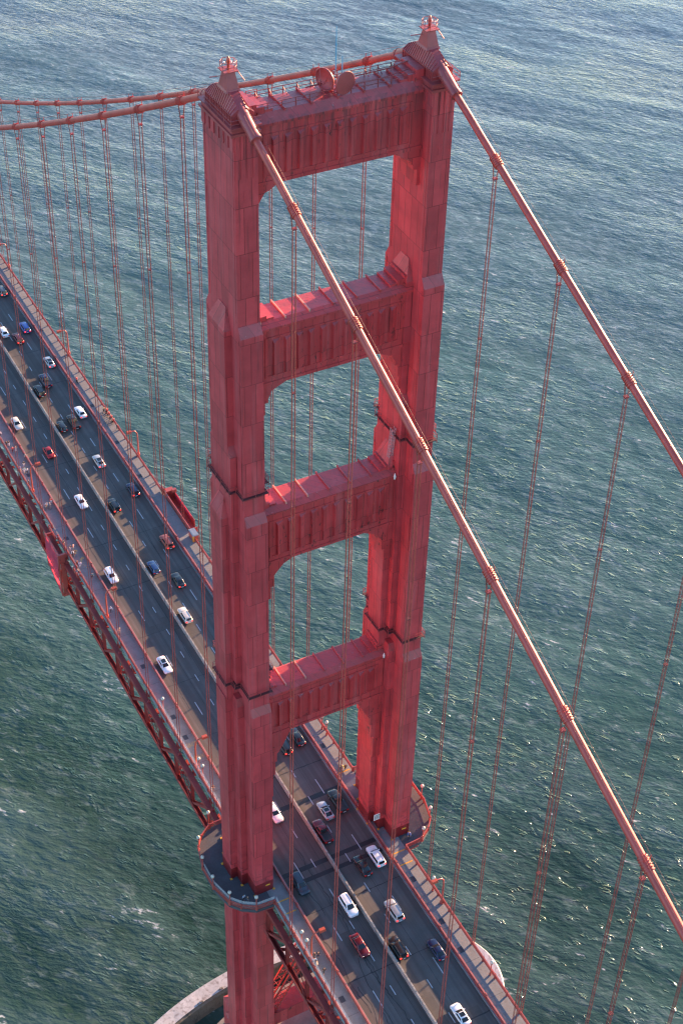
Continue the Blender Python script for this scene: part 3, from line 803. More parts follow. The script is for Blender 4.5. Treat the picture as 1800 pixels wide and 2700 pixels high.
for k in range(13):
    f=k/13; f2=(k+1)/13
    P_=lambda f,dx,dy:(10.7-.1*f+dx,-1.0-.9*f+dy,159.3+7.6*f)
    for a_,c_ in (((-.3,-.3),(.3,-.3)),((.3,-.3),(.3,.3)),((-.3,-.3),(-.3,.3))):
        b.beam(P_(f,*a_),P_(f2,*c_),.05,.05); b.beam(P_(f,*a_),P_(f,*c_),.05,.05)
b.build('lattice',M['pink_steel'],al,o)
b=MB(); b.box(10.35,11.05,-2.2,-.7,159.25,159.32); b.build('foot_plate',M['red'],al,o)
for (x,y,z,lab) in ((10.8,-2.62,158.4,'small white canister hanging at the right end of the third strut'),(10.7,-2.62,120.0,'small white canister hanging at the right end of the lowest strut')):
    b=MB(); b.lathe([(.02,-.75),(.16,-.7),(.2,-.2),(.12,.1),(.05,.35),(.02,.4)],(x,y-.15,z),10); tag(b.build('canister',M['white'],None,(x,y-.15,z)),lab,'canister')
# white notice on the right leg
nt_=tag(empty('notice_board',(10.4,-4.0,78.4)),'white notice board with dark lettering on the right tower leg above the road','sign')
b=MB(); b.box(9.8,11.0,-4.02,-3.96,78.4,80.0); b.build('board',M['white'],nt_,(10.4,-4.0,78.4))
b=MB(); random.seed(3)
for r_ in range(4):
    x=9.93
    while x<10.85: 
        ww=random.uniform(.06,.2); b.box(x,min(x+ww,10.9),-4.03,-4.021,78.62+.32*r_,78.80+.32*r_); x+=ww+random.uniform(.04,.1)
b.build('lettering',M['tyre'],nt_,(10.4,-4.0,78.4))

# ------------------------------------------------------------------ antennas on the top strut
def dish(c,ang,label,r=1.5,flat=False):
    t=tag(empty('dish_antenna',(c[0],c[1],221.9)),label,'antenna','dish antennas on top of the tower'); o=t.location[:]
    ax=Vector((math.cos(ang),math.sin(ang),-.02)); b=MB()
    b.lathe([(.02,-.52),(.5,-.47),(1.0,-.30),(1.35,-.10),(r,.12),(r,.30),(r-.07,.30),(r-.09,.12),(1.3,-.04),(.9,-.26),(.45,-.40),(.02,-.44)],c,28,axis=ax)
    b.build('reflector',M['red'],t,o)
    if flat: b=MB(); b.lathe([(r-.02,.305),(1.0,.36),(.02,.38)],c,28,axis=ax); b.build('radome',M['red'],t,o)
    b=MB(); c=Vector(c); side=Vector((-ax.y,ax.x,0))
    for a in ((0,2.1,4.2) if not flat else ()):
        rim=c+ax*.25+side*(1.5*math.cos(a))+Vector((0,0,1.5*math.sin(a))); b.tube([rim,c+ax*1.05],.04,6)
    if not flat: b.lathe([(.02,.95),(.16,.97),(.16,1.2),(.02,1.22)],c,10,axis=ax); b.build('feed_horn',M['red'],t,o)
    b=MB(); bk=c-ax*.55
    b.tube([c-ax*.45,bk],.28,8); b.tube([bk+Vector((0,0,.6)),(bk.x,bk.y,221.85)],.12,8)
    for s in (-1,1): b.tube([bk+Vector((0,0,.2)),(bk.x+s*.8,bk.y+.5,221.85)],.06,6)
    b.build('mast',M['red'],t,o); return t
dish((-.55,.3,223.35),R(-160),'left of two round red dishes on the top beam, hollow side turned left')
dish((.95,-1.7,223.45),R(-77),'right of two round red dishes on the top beam, flat face towards viewer',flat=True)
am=tag(empty('antenna_mount',(.6,.3,221.85)),'red pipe frame with white and silver gear standing between the two dishes','antenna mount'); o=am.location[:]
b=MB()
for x,y in ((.3,0),(.9,.1),(.6,.6)): b.tube([(x,y,221.85),(x,y,224.4)],.07,8)
for z in (222.6,223.4,224.2): b.tube([(.3,0,z),(.9,.1,z),(.6,.6,z),(.3,0,z)],.045,6)
b.build('frame',M['red'],am,o)
for z,x,y in ((223.0,.5,-.1),(223.7,.85,.0),(224.1,.45,.1)):
    b=MB(); b.box(x-.15,x+.15,y-.12,y+.12,z-.2,z+.2); b.build('equipment_box',M['steelgrey'],am,o)
b=MB(); b.tube([(.7,.1,224.35),(.7,.1,230.0)],[.085,.05],8); b.tube([(.7,.1,227.55),(.7,.1,227.75)],.11,8)
tag(b.build('whip_antenna',M['blue'],None,(.7,.1,224.35)),'tall thin light blue whip antenna above the red dishes','antenna')
b=MB(); b.tube([(1.6,.1,223.4),(1.6,.1,226.0)],[.08,.055],8)
tag(b.build('whip_antenna',M['blue'],None,(1.6,.1,223.4)),'short pale blue whip antenna just right of the tall one','antenna')

# ------------------------------------------------------------------ main cables
def cable(sgn,label):
    x=sgn*CX; t=tag(empty('main_cable',(x,0,224.76)),label,'cable'); o=t.location[:]
    ys=[-170+5*i for i in range(97)]
    b=MB(); b.tube([(x,y,zcable(y)-(.9*math.exp(-abs(y)/2.5) if abs(y)<8 else 0)) for y in ys],.46,16); b.build('cable_body',M['cable'],t,o)
    b=MB()
    for s in (-.42,.42):
        for rng in ([y for y in ys if y<=-5],[y for y in ys if y>=5]): b.tube([(x+s,y,zcable(y)+1.15) for y in rng],.014,4,smooth=False)
    b.build('hand_rope',M['rope'],t,o)
    for y in [-a for a in SUSM]+SUSS:
        if y>250: continue
        z=zcable(y); d=Vector((0,1,(zcable(y+.5)-zcable(y-.5)))).normalized(); c=Vector((x,y,z)); b=MB()
        b.tube([c-d*.8,c+d*.8],.545,16)
        for k in range(6): 
            p=c+d*(-.7+.28*k); b.tube([p-d*.05,p+d*.05],.62,16)
        nrm=Vector((0,-d.z,d.y))
        for s in (-1,1):
            for k in range(5): b.box(x+s*.2-.05,x+s*.2+.05,y-.7+.3*k,y-.62+.3*k,z+.4-d.z*-1*(-.7+.3*k)*-1*-1 if False else zcable(y-.66+.3*k)+.5,zcable(y-.66+.3*k)+.68)
            b.box(x+s*.42-.03,x+s*.42+.03,y-.03,y+.03,z+.3,z+1.2)
        b.build('cable_band',M['cable'],t,o)
    return t
cable(-1,'thick red main cable crossing in front of the tower, then off to upper left')
cable(1,'thick red main cable down the right side, passing behind the tower top')
# suspenders
ORD=['first','second','third','fourth','fifth','sixth','seventh','eighth','ninth','tenth','eleventh','twelfth','thirteenth','fourteenth','fifteenth']
def suspender(sgn,y,label,group):
    x=sgn*CX; z=zcable(y); o=(x,y,73.5)
    t=tag(empty('suspender',o),label,'suspender rope',group)
    for dx in (-1,1):
        for dy in (-.085,.085):
            b=MB(); b.tube([(x+dx*.5,y+dy,z+.1),(x+dx*.22,y+dy,z-2.3),(x+dx*.22,y+dy,73.5)],.038,6,caps=False)
            b.build('rope',M['rope'],t,o)
    b=MB()
    b.box(x-.27,x+.27,y-.23,y+.23,z-2.4,z-2.2)
    b.build('spreader_clamp',M['red'],t,o)
    if z-26>80:
        b=MB(); b.box(x-.25,x+.25,y-.21,y+.21,z-26,z-25.9); b.build('rope_clamp',M['rope'],t,o)
    b=MB(); b.box(x-.3,x+.3,y-.25,y+.25,73.45,73.9); b.build('socket',M['red'],t,o)
for i,a in enumerate(SUSM):
    suspender(-1,-a,'%s red suspender below the tower on the cable crossing in front of it'%ORD[i],'suspender ropes in front of the tower')
    suspender(1,-a,'%s red suspender from the tower down the right side cable'%ORD[i],'suspender ropes on the right')
for i,a in enumerate(SUSS):
    suspender(-1,a,'%s red suspender from the tower on the nearer cable at left'%ORD[i],'suspender ropes of the nearer cable on the left')
    suspender(1,a,'%s red suspender from the tower on the farther cable behind it'%ORD[i],'suspender ropes of the farther cable behind the tower')

# ------------------------------------------------------------------ lamps
def tall_lamp(sgn):
    t=empty('street_lamp'); s=-sgn
    b=MB(); b.tube([(0,0,0),(0,0,5.6),(s*.08,0,6.6),(s*.45,0,7.25),(s*1.0,0,7.45),(s*1.5,0,7.48)],[.2,.15,.14,.13,.12,.11],10)
    b.lathe([(.36,0),(.36,.5),(.22,.8),(.16,1.0)],(0,0,0),10); b.build('pole',M['orange'] if sgn<0 else M['rail'],t)
    b=MB(); x0,x1=sorted((s*1.4,s*2.55)); b.frus((x0,x1,-.36,.36),7.22,(x0+.06,x1-.06,-.28,.28),7.72); b.build('lamp_head',M['orange'],t)
    b=MB(); b.box(x0+.12,x1-.08,-.28,.28,7.15,7.22); b.build('lens',M['globe'],t)
    return t
def place(o,loc,label,cat,group): 
    o.location=loc; tag(o,label,cat,group); return o
le=tall_lamp(-1); lw=tall_lamp(1)
for i,(y,lab) in enumerate(((115.5,'tall orange arm lamp on the left sidewalk beside the group in pale shirts'),(69.9,'tall orange arm lamp on the left sidewalk, first below the red fabric platform'),(24.7,'tall orange arm lamp next to two white globe lamps left of the tower leg'),(-23.2,'tall orange arm lamp below the tower beside a knot of walkers'))):
    place(le if i==0 else copy_tree(le),(-12.75,y,75.3),lab,'street lamp','tall orange arm lamps on the left sidewalk')
for i,(y,lab) in enumerate(((-23.2,'tall red hooked lamp on the right sidewalk below the tower'),(117.2,'tall red hooked lamp on the far sidewalk just below the cyclists in red'),(162.9,'tall red hooked lamp on the far sidewalk level with the blue car'),(208.5,'tall red hooked lamp at the top left corner of the bridge deck'))):
    place(lw if i==0 else copy_tree(lw),(13.0 if y<0 else 13.75,y,75.3),lab,'street lamp','tall red hooked lamps on the far sidewalk')
def globe_lamp():
    t=empty('globe_lamp'); b=MB(); b.tube([(0,0,0),(0,0,3.3)],[.12,.085],8); b.lathe([(.2,0),(.2,.35),(.13,.6)],(0,0,0),8); b.lathe([(.1,3.2),(.26,3.3),(.26,3.4)],(0,0,0),12); b.build('post',M['rail'],t)
    b=MB(); b.lathe([(.16,3.4),(.29,3.50),(.34,3.70),(.29,3.90),(.16,4.02),(.02,4.05)],(0,0,0),14); b.build('globe',M['globe'],t)
    b=MB(); b.lathe([(.1,4.03),(.12,4.09),(.02,4.13)],(0,0,0),8); b.build('cap',M['steelgrey'],t); return t
gl=globe_lamp()
GL=[(-12.75,40.4,'white globe lamp on the left sidewalk alone above two dark square hatches'),(-12.7,23.3,'white globe lamp nearest the foot of a tall orange arm lamp, left of the tower'),(-12.8,21.4,'white globe lamp left of the tower, the lower of the pair beside the orange lamp'),
(-16.4,10.9,'cream globe lamp at the back corner of the left platform behind the tower leg'),(-20.3,6.5,'cream globe lamp on the far left edge of the left platform'),(-21.4,2.2,'globe lamp on the left platform edge level with the tan paving'),(-21.5,-2.4,'globe lamp halfway along the glazed left platform edge'),(-20.3,-6.8,'globe lamp on the left platform edge left of the two standing people'),(-16.6,-9.8,'globe lamp at the front of the left platform, right of the two standing people'),
(-12.8,-19.7,'upper of two cream globe lamps below the tower, left of the walkers'),(-12.8,-21.6,'lower of two cream globe lamps below the tower, left of the walkers'),(-12.75,-46.3,'cream globe lamp cut by the bottom edge of the photo'),
(21.5,-1.3,'orange-lit globe lamp on the far edge of the right platform'),(20.3,-6.4,'orange-lit globe lamp in the middle of the right platform edge'),(16.8,-9.9,'white globe lamp at the front corner of the right platform'),
(12.9,-20.2,'white globe lamp on the right sidewalk just above the red hooked lamp'),(12.9,-39.5,'globe lamp on the right sidewalk in front of the white pier rim'),(12.95,20.6,'white globe lamp seen under the lowest strut beside the sea'),(12.9,22.4,'red lamp post just left of the globe lamp under the lowest strut')]
for i,(x,y,lab) in enumerate(GL):
    place(gl if i==0 else copy_tree(gl),(x,y,75.31),lab,'globe lamp','globe lamps on the railings and platforms')

# ------------------------------------------------------------------ pier, fender
b=MB(); N=96
def ell(a,bq,k): return (a*math.cos(2*PI*k/N),bq*math.sin(2*PI*k/N))
vs=[];fc=[]
for k in range(N):
    jit=random.uniform(-.12,.12)
    xo,yo=ell(45.6,24.8,k); xi,yi=ell(42.0,21.3,k); xj,yj=ell(41.6,20.9,k)
    vs+=[(xo,yo,-3),(xo,yo,4.9),(xo*.992,yo*.99,5.3),(xi,yi,5.2+jit*.3),(xi,yi,4.9),(xj,yj,4.5),(xj,yj,-3)]
for k in range(N):
    for j in range(6):
        a=k*7+j; c=((k+1)%N)*7+j; fc.append((a,c,c+1,a+1))
b.add(vs,fc)
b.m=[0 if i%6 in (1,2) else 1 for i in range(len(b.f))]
fo=tag(empty('pier_fender',(0,0,0)),'pale curved concrete wall rising from the sea around the tower foot','pier wall')
b.build('ring_wall',[M['fender'],M['fwall']],fo)
b=MB(); random.seed(11)
for k in range(70):
    a=random.uniform(0,2*PI); rr=random.choice([.935,.93,.985]); x,y=43.8*math.cos(a)*rr*1.0,23.2*math.sin(a)*rr
    s=random.uniform(.15,.5); b.box(x-s,x+s,y-s*.5,y+s*.5,5.15,5.25+s*.7)
b.build('bollard',M['pier'],fo,(0,0,0))
b=MB(); pts=[]
for k in range(40):
    t_=2*PI*k/40; c,s=math.cos(t_),math.sin(t_); pts.append((21.5*math.copysign(abs(c)**.6,c),10.8*math.copysign(abs(s)**.6,s)))
b.prism(pts,-3,13.4); tag(b.build('tower_pier',M['pier']),'dark concrete pier block the tower legs stand on','pier')

# ------------------------------------------------------------------ maintenance platforms
gp=tag(empty('maintenance_platform',(-15.4,95.7,65)),'red fabric-clad maintenance platform hanging outside the left sidewalk','maintenance platform'); o=gp.location[:]
b=MB(); N=10; vs=[]; fc=[]
for i in range(N+1):
    y=91.9+(99.8-91.9)*i/N
    zlo=64.4+ (3.0*(i/N) if i>0 else 0)
    for j in range(N+1):
        z=zlo+(75.75-zlo)*j/N; vs.append((-15.5+.1*math.sin(i*1.3)*math.sin(j*.9)-.25*math.sin(PI*j/N),y,z))
for i in range(N):
    for j in range(N): a=i*(N+1)+j; fc.append((a,a+1,a+N+2,a+N+1))
b.add(vs,fc,0,True); b.build('fabric_wall',M['fabric'],gp,o)
b=MB()
b.beam((-15.45,91.7,64.2),(-15.45,91.7,76.),.35,.35); b.beam((-15.45,100.,66.5),(-15.45,100.,76.),.3,.3); b.beam((-15.45,91.6,75.9),(-15.45,100.1,75.9),.3,.25)
b.beam((-15.45,91.6,64.3),(-15.45,100.1,67.2),.25,.25); b.box(-15.4,-13.6,91.5,92.0,75.2,76.1); b.box(-15.4,-13.6,99.7,100.1,75.2,75.8); b.box(-15.3,-13.8,91.5,92.0,63.9,64.6)
b.beam((-14.6,91.75,64.3),(-14.6,91.75,75.2),1.0,.3); b.box(-15.4,-14.9,92,99.7,74.9,75.2)
b.build('frame',M['rail'],gp,o)
b=MB(); b.box(-15.3,-14.5,92.1,99.6,74.,74.12); b.build('walk_boards',M['dark'],gp,o)
gw=tag(empty('maintenance_platform',(14.6,94,74)),'red trough-shaped maintenance platform outside the far sidewalk left of the tower','maintenance platform'); o=gw.location[:]
b=MB(); b.box(13.6,15.5,87.6,100.6,74.2,74.4); b.box(13.42,13.6,87.0,101.6,74.2,76.55); b.box(15.5,15.6,89.,100.6,74.2,76.5); b.box(13.6,15.6,87.5,87.6,74.2,75.6); b.box(13.6,15.6,100.6,100.7,74.2,76.6); b.build('trough',M['rail'],gw,o)
b=MB(); b.box(15.38,15.45,90.5,99.4,74.9,76.55); b.build('fabric_wall',M['fabric'],gw,o)
b=MB(); b.box(14.0,15.7,100.8,102.2,76.0,76.3); b.box(14.9,15.9,99.8,100.5,76.4,77.2); b.box(13.42,13.6,101.6,103,75.4,76.9); b.build('winch_frame',M['rail'],gw,o)
cb=tag(empty('equipment_cabinet',(13.3,84.6,75.3)),'red box cabinet with grey lid on the far sidewalk beside the maintenance platform','cabinet'); o=cb.location[:]
b=MB(); b.box(12.7,14.0,83.4,85.9,75.3,77.1); b.build('cabinet_body',M['rail'],cb,o)
b=MB(); b.box(12.62,14.08,83.32,85.98,77.1,77.18); b.box(12.8,13.9,83.5,85.8,77.18,77.22); b.build('lid',M['steelgrey'],cb,o)
b=MB(); b.box(12.685,12.698,83.5,83.85,75.4,77.0); b.box(12.75,13.0,83.385,83.398,75.4,77.); b.build('warning_strip',M['yellow'],cb,o)
tx=text('11',(.25,-1.23,.7),.7,0,M['worn_yellow'],cb,'number_mark',rx=R(90))

# ------------------------------------------------------------------ cars
def car_paint(name,col,metal=.3,rough=.28):
    m,nt,b=nt_new(name); b.inputs['Base Color'].default_value=(*col,1); b.inputs['Metallic'].default_value=metal; b.inputs['Roughness'].default_value=rough
    b.inputs['Coat Weight'].default_value=.7; b.inputs['Coat Roughness'].default_value=.06
    n=noise(nt,coords(nt,obj=True),2.0,3); c=ramp(nt,n,[(.3,tuple(x*.88 for x in col)),(.7,tuple(min(1,x*1.05) for x in col))]); nt.links.new(c,b.inputs['Base Color'])
    return m
CARC=dict(white=(.80,.80,.82),silver=(.42,.43,.45),black=(.012,.012,.014),red=(.42,.02,.02),maroon=(.16,.012,.018),blue=(.03,.07,.18),navy=(.012,.018,.06),bright=(.02,.07,.30),grey=(.09,.095,.105),brown=(.035,.024,.02),cream=(.66,.60,.53),slate=(.045,.065,.085),bronze=(.30,.07,.05))
CM={k:car_paint('car_paint_'+k,v,.0 if k in('white','black','cream') else .35) for k,v in CARC.items()}
TYPES={ # L,W,H, belt, cabin base rear/front (from rear=0..1), roof rear/front, hood z, trunk z
 'sedan':(4.75,1.82,1.44,.93,(.13,.70),(.27,.54),.86,.95),
 'coupe':(4.45,1.80,1.36,.90,(.10,.68),(.28,.50),.84,.93),
 'hatchback':(4.15,1.76,1.48,.93,(.03,.74),(.10,.56),.90,.93),
 'suv':(4.70,1.90,1.72,1.05,(.02,.74),(.07,.58),1.02,1.05),
 'station_wagon':(4.75,1.80,1.52,.95,(.02,.71),(.09,.55),.88,.95),
 'pickup_truck':(5.5,1.95,1.82,1.08,(.40,.74),(.45,.62),1.08,1.05),
 'round_car':(4.2,1.80,1.50,.88,(.06,.76),(.26,.52),.80,.82)}
def car_proto(kind):
    L,W,H,belt,cb_,rf,hz,tz=TYPES[kind]; w=W/2; D={}
    b=MB(); st=[]
    n=22
    for i in range(n+1):
        f=i/n; y=-L/2+L*f
        e=min(f,1-f)
        hw=w*(1-.20*max(0,1-e/.10)**2); 
        zt=belt
        if f>cb_[1]: 
            g=(f-cb_[1])/(1-cb_[1]); zt=belt+(hz-belt)*min(1,g*2)-.22*max(0,(g-.55)/.45)**2*1.0
        elif f<cb_[0] and kind!='pickup_truck':
            g=(cb_[0]-f)/max(cb_[0],.01); zt=belt+(tz-belt)*g-.10*max(0,(g-.6)/.4)**2
        if kind=='round_car':
            g2=abs(f-.5)*2; zt=belt-.25*g2**4
        zb=.22+.14*max(0,1-e/.08)
        st.append((y,hw,zb,zt))
    vs=[];fc=[]
    for y,hw,zb,zt in st:
        sec=[(-hw*.90,zb),(-hw,zb+.18),(-hw*1.0,zt-.22),(-hw*.95,zt-.05),(-hw*.80,zt),(0,zt+.035),(hw*.80,zt),(hw*.95,zt-.05),(hw,zt-.22),(hw,zb+.18),(hw*.90,zb)]
        vs+=[(x,y,z) for x,z in sec]
    q=11
    for i in range(n):
        for j in range(q): a=i*q+j; a2=i*q+(j+1)%q; fc.append((a,a2,a2+q,a+q))
    b.add(vs,fc,0,True); b.add(vs[:q],[tuple(range(q))[::-1]]); b.add(vs[-q:],[tuple(range(q))])
    # cabin frustum
    y0,y1=-L/2+L*cb_[0],-L/2+L*cb_[1]; r0,r1=-L/2+L*rf[0],-L/2+L*rf[1]
    bw=w*.86; tw_=w*.68; zb=belt-.06
    base=[(-bw,y0),(bw,y0),(bw,y1),(-bw,y1)]; top=[(-tw_,r0),(tw_,r0),(tw_,r1),(-tw_,r1)]
    zs=[zb,zb+(H-zb)*.55,H-.10,H-.03,H]; 
    fr=[0,.55,.88,1.0,1.10]
    rings=[]
    for z,f in zip(zs,fr):
        k=min(f,1.0); sh=1.0 if f<=1 else .86
        ring=[]
        for (bx,by),(tx_,ty) in zip(base,top):
            x=bx+(tx_-bx)*k; y=by+(ty-by)*k
            cy=(r0+r1)/2
            ring.append((x*sh,cy+(y-cy)*(sh if f>1 else 1),z))
        # extra mid points to round plan corners
        rr=[]
        for i in range(4):
            p,pn=ring[i],ring[(i+1)%4]
            for g in (.06,.5,.94):
                bul=.05*(1-abs(g-.5)*2)
                nx,ny=(0,-1) if i==0 else (1,0) if i==1 else (0,1) if i==2 else (-1,0)
                rr.append((p[0]+(pn[0]-p[0])*g+nx*bul*.6,p[1]+(pn[1]-p[1])*g+ny*bul*(1.5),p[2]))
        rings.append(rr)
    vs=[v for r_ in rings for v in r_]; fc=[]; q=12
    for i in range(len(rings)-1):
        for j in range(q): a=i*q+j; a2=i*q+(j+1)%q; fc.append((a,a2,a2+q,a+q))
    fc.append(tuple(range((len(rings)-1)*q,len(rings)*q))); b.add(vs,fc,0,True)
    if kind=='pickup_truck':
        yb0,yb1=-L/2+.12,y0-.05
        for sx in (-1,1): b.box(*sorted((sx*(w*.80),sx*(w*.96))),yb0,yb1,belt-.05,belt+.06)
        b.box(-w*.9,w*.9,yb0-.05,yb0+.08,belt-.05,belt+.05)
    if kind in('suv','station_wagon'):
        for sx in (-1,1): b.box(*sorted((sx*tw_*.92,sx*tw_*.98)),r0+.15,r1-.1,H,H+.06)
    D['body']=b
    def quad(i,u0,u1,v0,v1,off):
        # face i of the cabin: bilinear patch between base and top edges
        p0,p1=base[i],base[(i+1)%4]; t0,t1=top[i],top[(i+1)%4]
        def at(u,v):
            bx=p0[0]+(p1[0]-p0[0])*u; by=p0[1]+(p1[1]-p0[1])*u; tx_=t0[0]+(t1[0]-t0[0])*u; ty=t0[1]+(t1[1]-t0[1])*u
            bul=.05*(1-abs(u-.5)*2); nx,ny=[(0,-1),(1,0),(0,1),(-1,0)][i]
            return Vector((bx+(tx_-bx)*v+nx*(bul*.6+off),by+(ty-by)*v+ny*(bul*1.5+off),zb+(H-.03-zb)*v+off*.6))
        m_=MB(); N=4
        pts=[at(u0+(u1-u0)*a/N,v) for v in (v0,(v0+v1)/2,v1) for a in range(N+1)]
        m_.add(pts,[(r_*(N+1)+a,r_*(N+1)+a+1,(r_+1)*(N+1)+a+1,(r_+1)*(N+1)+a) for r_ in range(2) for a in range(N)],0,True)
        return m_
    D['windscreen']=quad(2,.07,.93,.10,.94,.03); D['rear_window']=quad(0,.09,.91,.18,.92,.03)
    D['side_window']=[quad(1,.07,.93,.20,.90,.025),quad(3,.07,.93,.20,.90,.025)]
    if kind=='pickup_truck':
        m_=MB(); m_.box(-w*.78,w*.78,-L/2+.2,y0-.06,belt-.03,belt+.045); D['bed_liner']=m_
    def lam(sx,front):
        m_=MB(); y=L/2-.10 if front else -L/2+.06
        if front: m_.hexa([(sx*w*.52,y-.25,hz-.28),(sx*w*.90,y-.42,hz-.28),(sx*w*.90,y-.40,hz-.10),(sx*w*.52,y-.22,hz-.10),(sx*w*.52,y+.04,hz-.30),(sx*w*.86,y-.12,hz-.30),(sx*w*.86,y-.16,hz-.13),(sx*w*.52,y+.0,hz-.13)])
        else: m_.box(*sorted((sx*w*.50,sx*w*.86)),-L/2-.02,-L/2+.14,tz-.32,tz-.08)
        return m_
    D['headlight']=[lam(-1,1),lam(1,1)]; D['taillight']=[lam(-1,0),lam(1,0)]
    m_=MB(); m_.box(-.26,.26,-L/2-.03,-L/2+.02,.5,.63); D['number_plate']=m_
    D['mirror']=[]
    for sx in (-1,1):
        m_=MB(); m_.box(*sorted((sx*w*.93,sx*(w+.17))),y1-.45,y1-.32,belt+.0,belt+.14); D['mirror'].append(m_)
    wy=(L*.30,-L*.295); D['wheel']=[]
    for sx in (-1,1):
        for yy in wy:
            m_=MB(); m_.lathe([(.20,-.02),(.33,0),(.345,.05),(.345,.18),(.32,.225),(.22,.23)],(sx*(w-.205),yy,.345),16,axis=(sx,0,0))
            h=MB(); h.lathe([(.22,.215),(.12,.20),(.02,.235)],(sx*(w-.205),yy,.345),10,axis=(sx,0,0)); D['wheel'].append((m_,h))
    return D
PROTO={}
def car(kind,col,x,y,label,cat,lit=False,group=None,roof=None):
    if kind not in PROTO:
        D=car_proto(kind); o={}
        for k,v in D.items():
            lst=v if isinstance(v,list) else [v]; o[k]=[]
            for a in lst:
                def mk(mb,nm):
                    me=bpy.data.meshes.new(nm); me.from_pydata(mb.v,[],mb.f); me.polygons.foreach_set('use_smooth',mb.s); me.materials.append(M['black']); me.update(); return me
                o[k].append((mk(a[0],k),mk(a[1],'rim')) if isinstance(a,tuple) else mk(a,k))
        PROTO[kind]=o
    o=PROTO[kind]; nm={'round_car':'compact_car','coupe':'sedan'}.get(kind,kind)
    away=x>0
    t=empty(nm,(x,y,75.01),0 if away else PI); tag(t,label,cat,group)
    mats={'body':CM[col],'mirror':CM[col],'windscreen':M['glass'],'rear_window':M['glass'],'side_window':M['glass'],'headlight':M['headlit'] if (lit and not away) else M['head'],'taillight':M['taillit'] if (lit and away) else M['tail'],'number_plate':M['plate'],'wheel':M['tyre'],'bed_liner':M['black']}
    for k,l in o.items():
        for me in l:
            sub=None
            if isinstance(me,tuple): me,sub=me
            p=bpy.data.objects.new(k,me); COL.objects.link(p); p.parent=t
            p.material_slots[0].link='OBJECT'; p.material_slots[0].material=mats[k]
            if sub:
                s=bpy.data.objects.new('rim',sub); COL.objects.link(s); s.parent=p; s.material_slots[0].link='OBJECT'; s.material_slots[0].material=M['rim']
    if roof:
        L,W,H,belt,cb_,rf,hz,tz=TYPES[kind]; b=MB(); w=W/2
        b.box(-w*.52,w*.52,-L/2+L*rf[0]+.12,-L/2+L*rf[1]-.05,H+.002,H+.02); b.build('sunroof',M['glass'],t,local=True)
    return t
g1='vehicles in the right-hand lanes'; g2='vehicles in the left-hand lanes'
car('suv','grey',7.9,197.5,'dark car at the left edge of the photo, top of the right-hand lanes','car',True,g1)
car('sedan','white',2.1,179,'white sedan cut by the left edge beside the median','car',False,g1)
car('suv','bright',7.6,178.5,'bright blue suv with red tail lights near the top left','suv',True,g1)
car('suv','maroon',4.4,174.6,'dark car with glowing red tail lights left of and below the bright blue suv','car',True,g1)
car('sedan','silver',7.96,161.4,'silver sedan with a dark sunroof in the far lane, above the dark pair','car',True,g1,True)
car('pickup_truck','navy',4.3,154.2,'dark purple-blue pickup half behind a suspender, upper right of a black suv','pickup',False,g1)
car('suv','black',1.55,150.8,'black suv against the median, just below the dark pickup','suv',False,g1,True)
car('sedan','white',7.5,138.5,'white sedan with small red tail lights in the lane next to the far sidewalk','car',True,g1)
car('hatchback','black',1.45,135.1,'black hatchback hugging the median beside a black pickup','car',False,g1)
car('pickup_truck','black',4.6,135.5,'black pickup with roof bars between a black hatchback and a white sedan','pickup',False,g1)
car('sedan','cream',-7.75,140.8,'cream white sedan in the left lanes, highest of them in the photo','car',False,g2)
car('round_car','red',-4.7,127.0,'round red compact car alone in the left lanes','car',True,g2)
car('sedan','white',-4.4,107.0,'white sedan in the middle left lane, upper left of the red platform','car',False,g2)
car('station_wagon','white',-7.45,81.2,'white wagon in the left lanes next to the orange railing','car',False,g2)
car('sedan','white',-7.7,51.7,'white sedan with dark glass roof, lowest car left of the tower','car',False,g2,True)
car('sedan','silver',4.5,118.9,'silver grey sedan with red tail lights behind suspenders, mid right lanes','car',True,g1,True)
car('suv','navy',7.6,105.8,'dark car with one red light beside the far railing, above the red suv','suv',True,g1)
car('suv','black',1.7,102.5,'black suv with two red tail lights by the median, right of the white sedan','suv',True,g1)
car('suv','bronze',7.45,85.9,'red brown suv near the red cabinet and far sidewalk','suv',True,g1)
car('hatchback','blue',1.65,79.6,'blue hatchback by the median','car',False,g1)
car('sedan','black',4.8,73.6,'glossy black sedan with red tail lights just left of the tower leg','car',True,g1)
car('station_wagon','cream',1.8,63.1,'pale grey station wagon with roof rack by the median, left of the tower','station wagon',True,g1)
car('suv','black',4.3,21.7,'dark car half hidden by the stepped haunch under the lowest strut','car',True,g1)
car('sedan','black',7.55,22.6,'dark car peeking out just under the edge of the lowest strut','car',False,g1)
car('sedan','white',-4.5,7.9,'white car half hidden behind the nearer tower leg','car',False,g2)
car('coupe','silver',4.15,4.1,'silver sedan with dark sunroof in the middle lane under the tower','car',False,g1,True)
car('pickup_truck','black',7.2,5.0,'black pickup in the shadow beside the farther tower leg','pickup',False,g1)
car('pickup_truck','maroon',1.45,0.0,'dark red pickup beside the median under the tower','pickup',False,g1)
car('suv','white',7.45,-9.3,'white suv with light roof panel in the far right lane below the tower','suv',True,g1)
car('sedan','black',4.3,-10.0,'glossy black sedan left of the white suv','car',False,g1)
car('suv','slate',-7.5,-8.6,'dark blue grey car next to the left railing just below the nearer leg','car',False,g2)
car('suv','white',-2.0,-16.5,'white suv near the median in the left lanes below the tower','suv',False,g2)
car('suv','silver',4.65,-21.0,'silver suv with red tail lights in the middle right lane','suv',True,g1)
car('sedan','maroon',-4.1,-24.6,'dark red car with bright headlights coming down the left lanes','car',True,g2)
car('suv','brown',1.45,-27.9,'dark brown suv close to the median near the bottom of the photo','suv',True,g1)
car('coupe','navy',7.25,-31.2,'dark blue car in the far right lane near the bottom of the photo','car',False,g1)
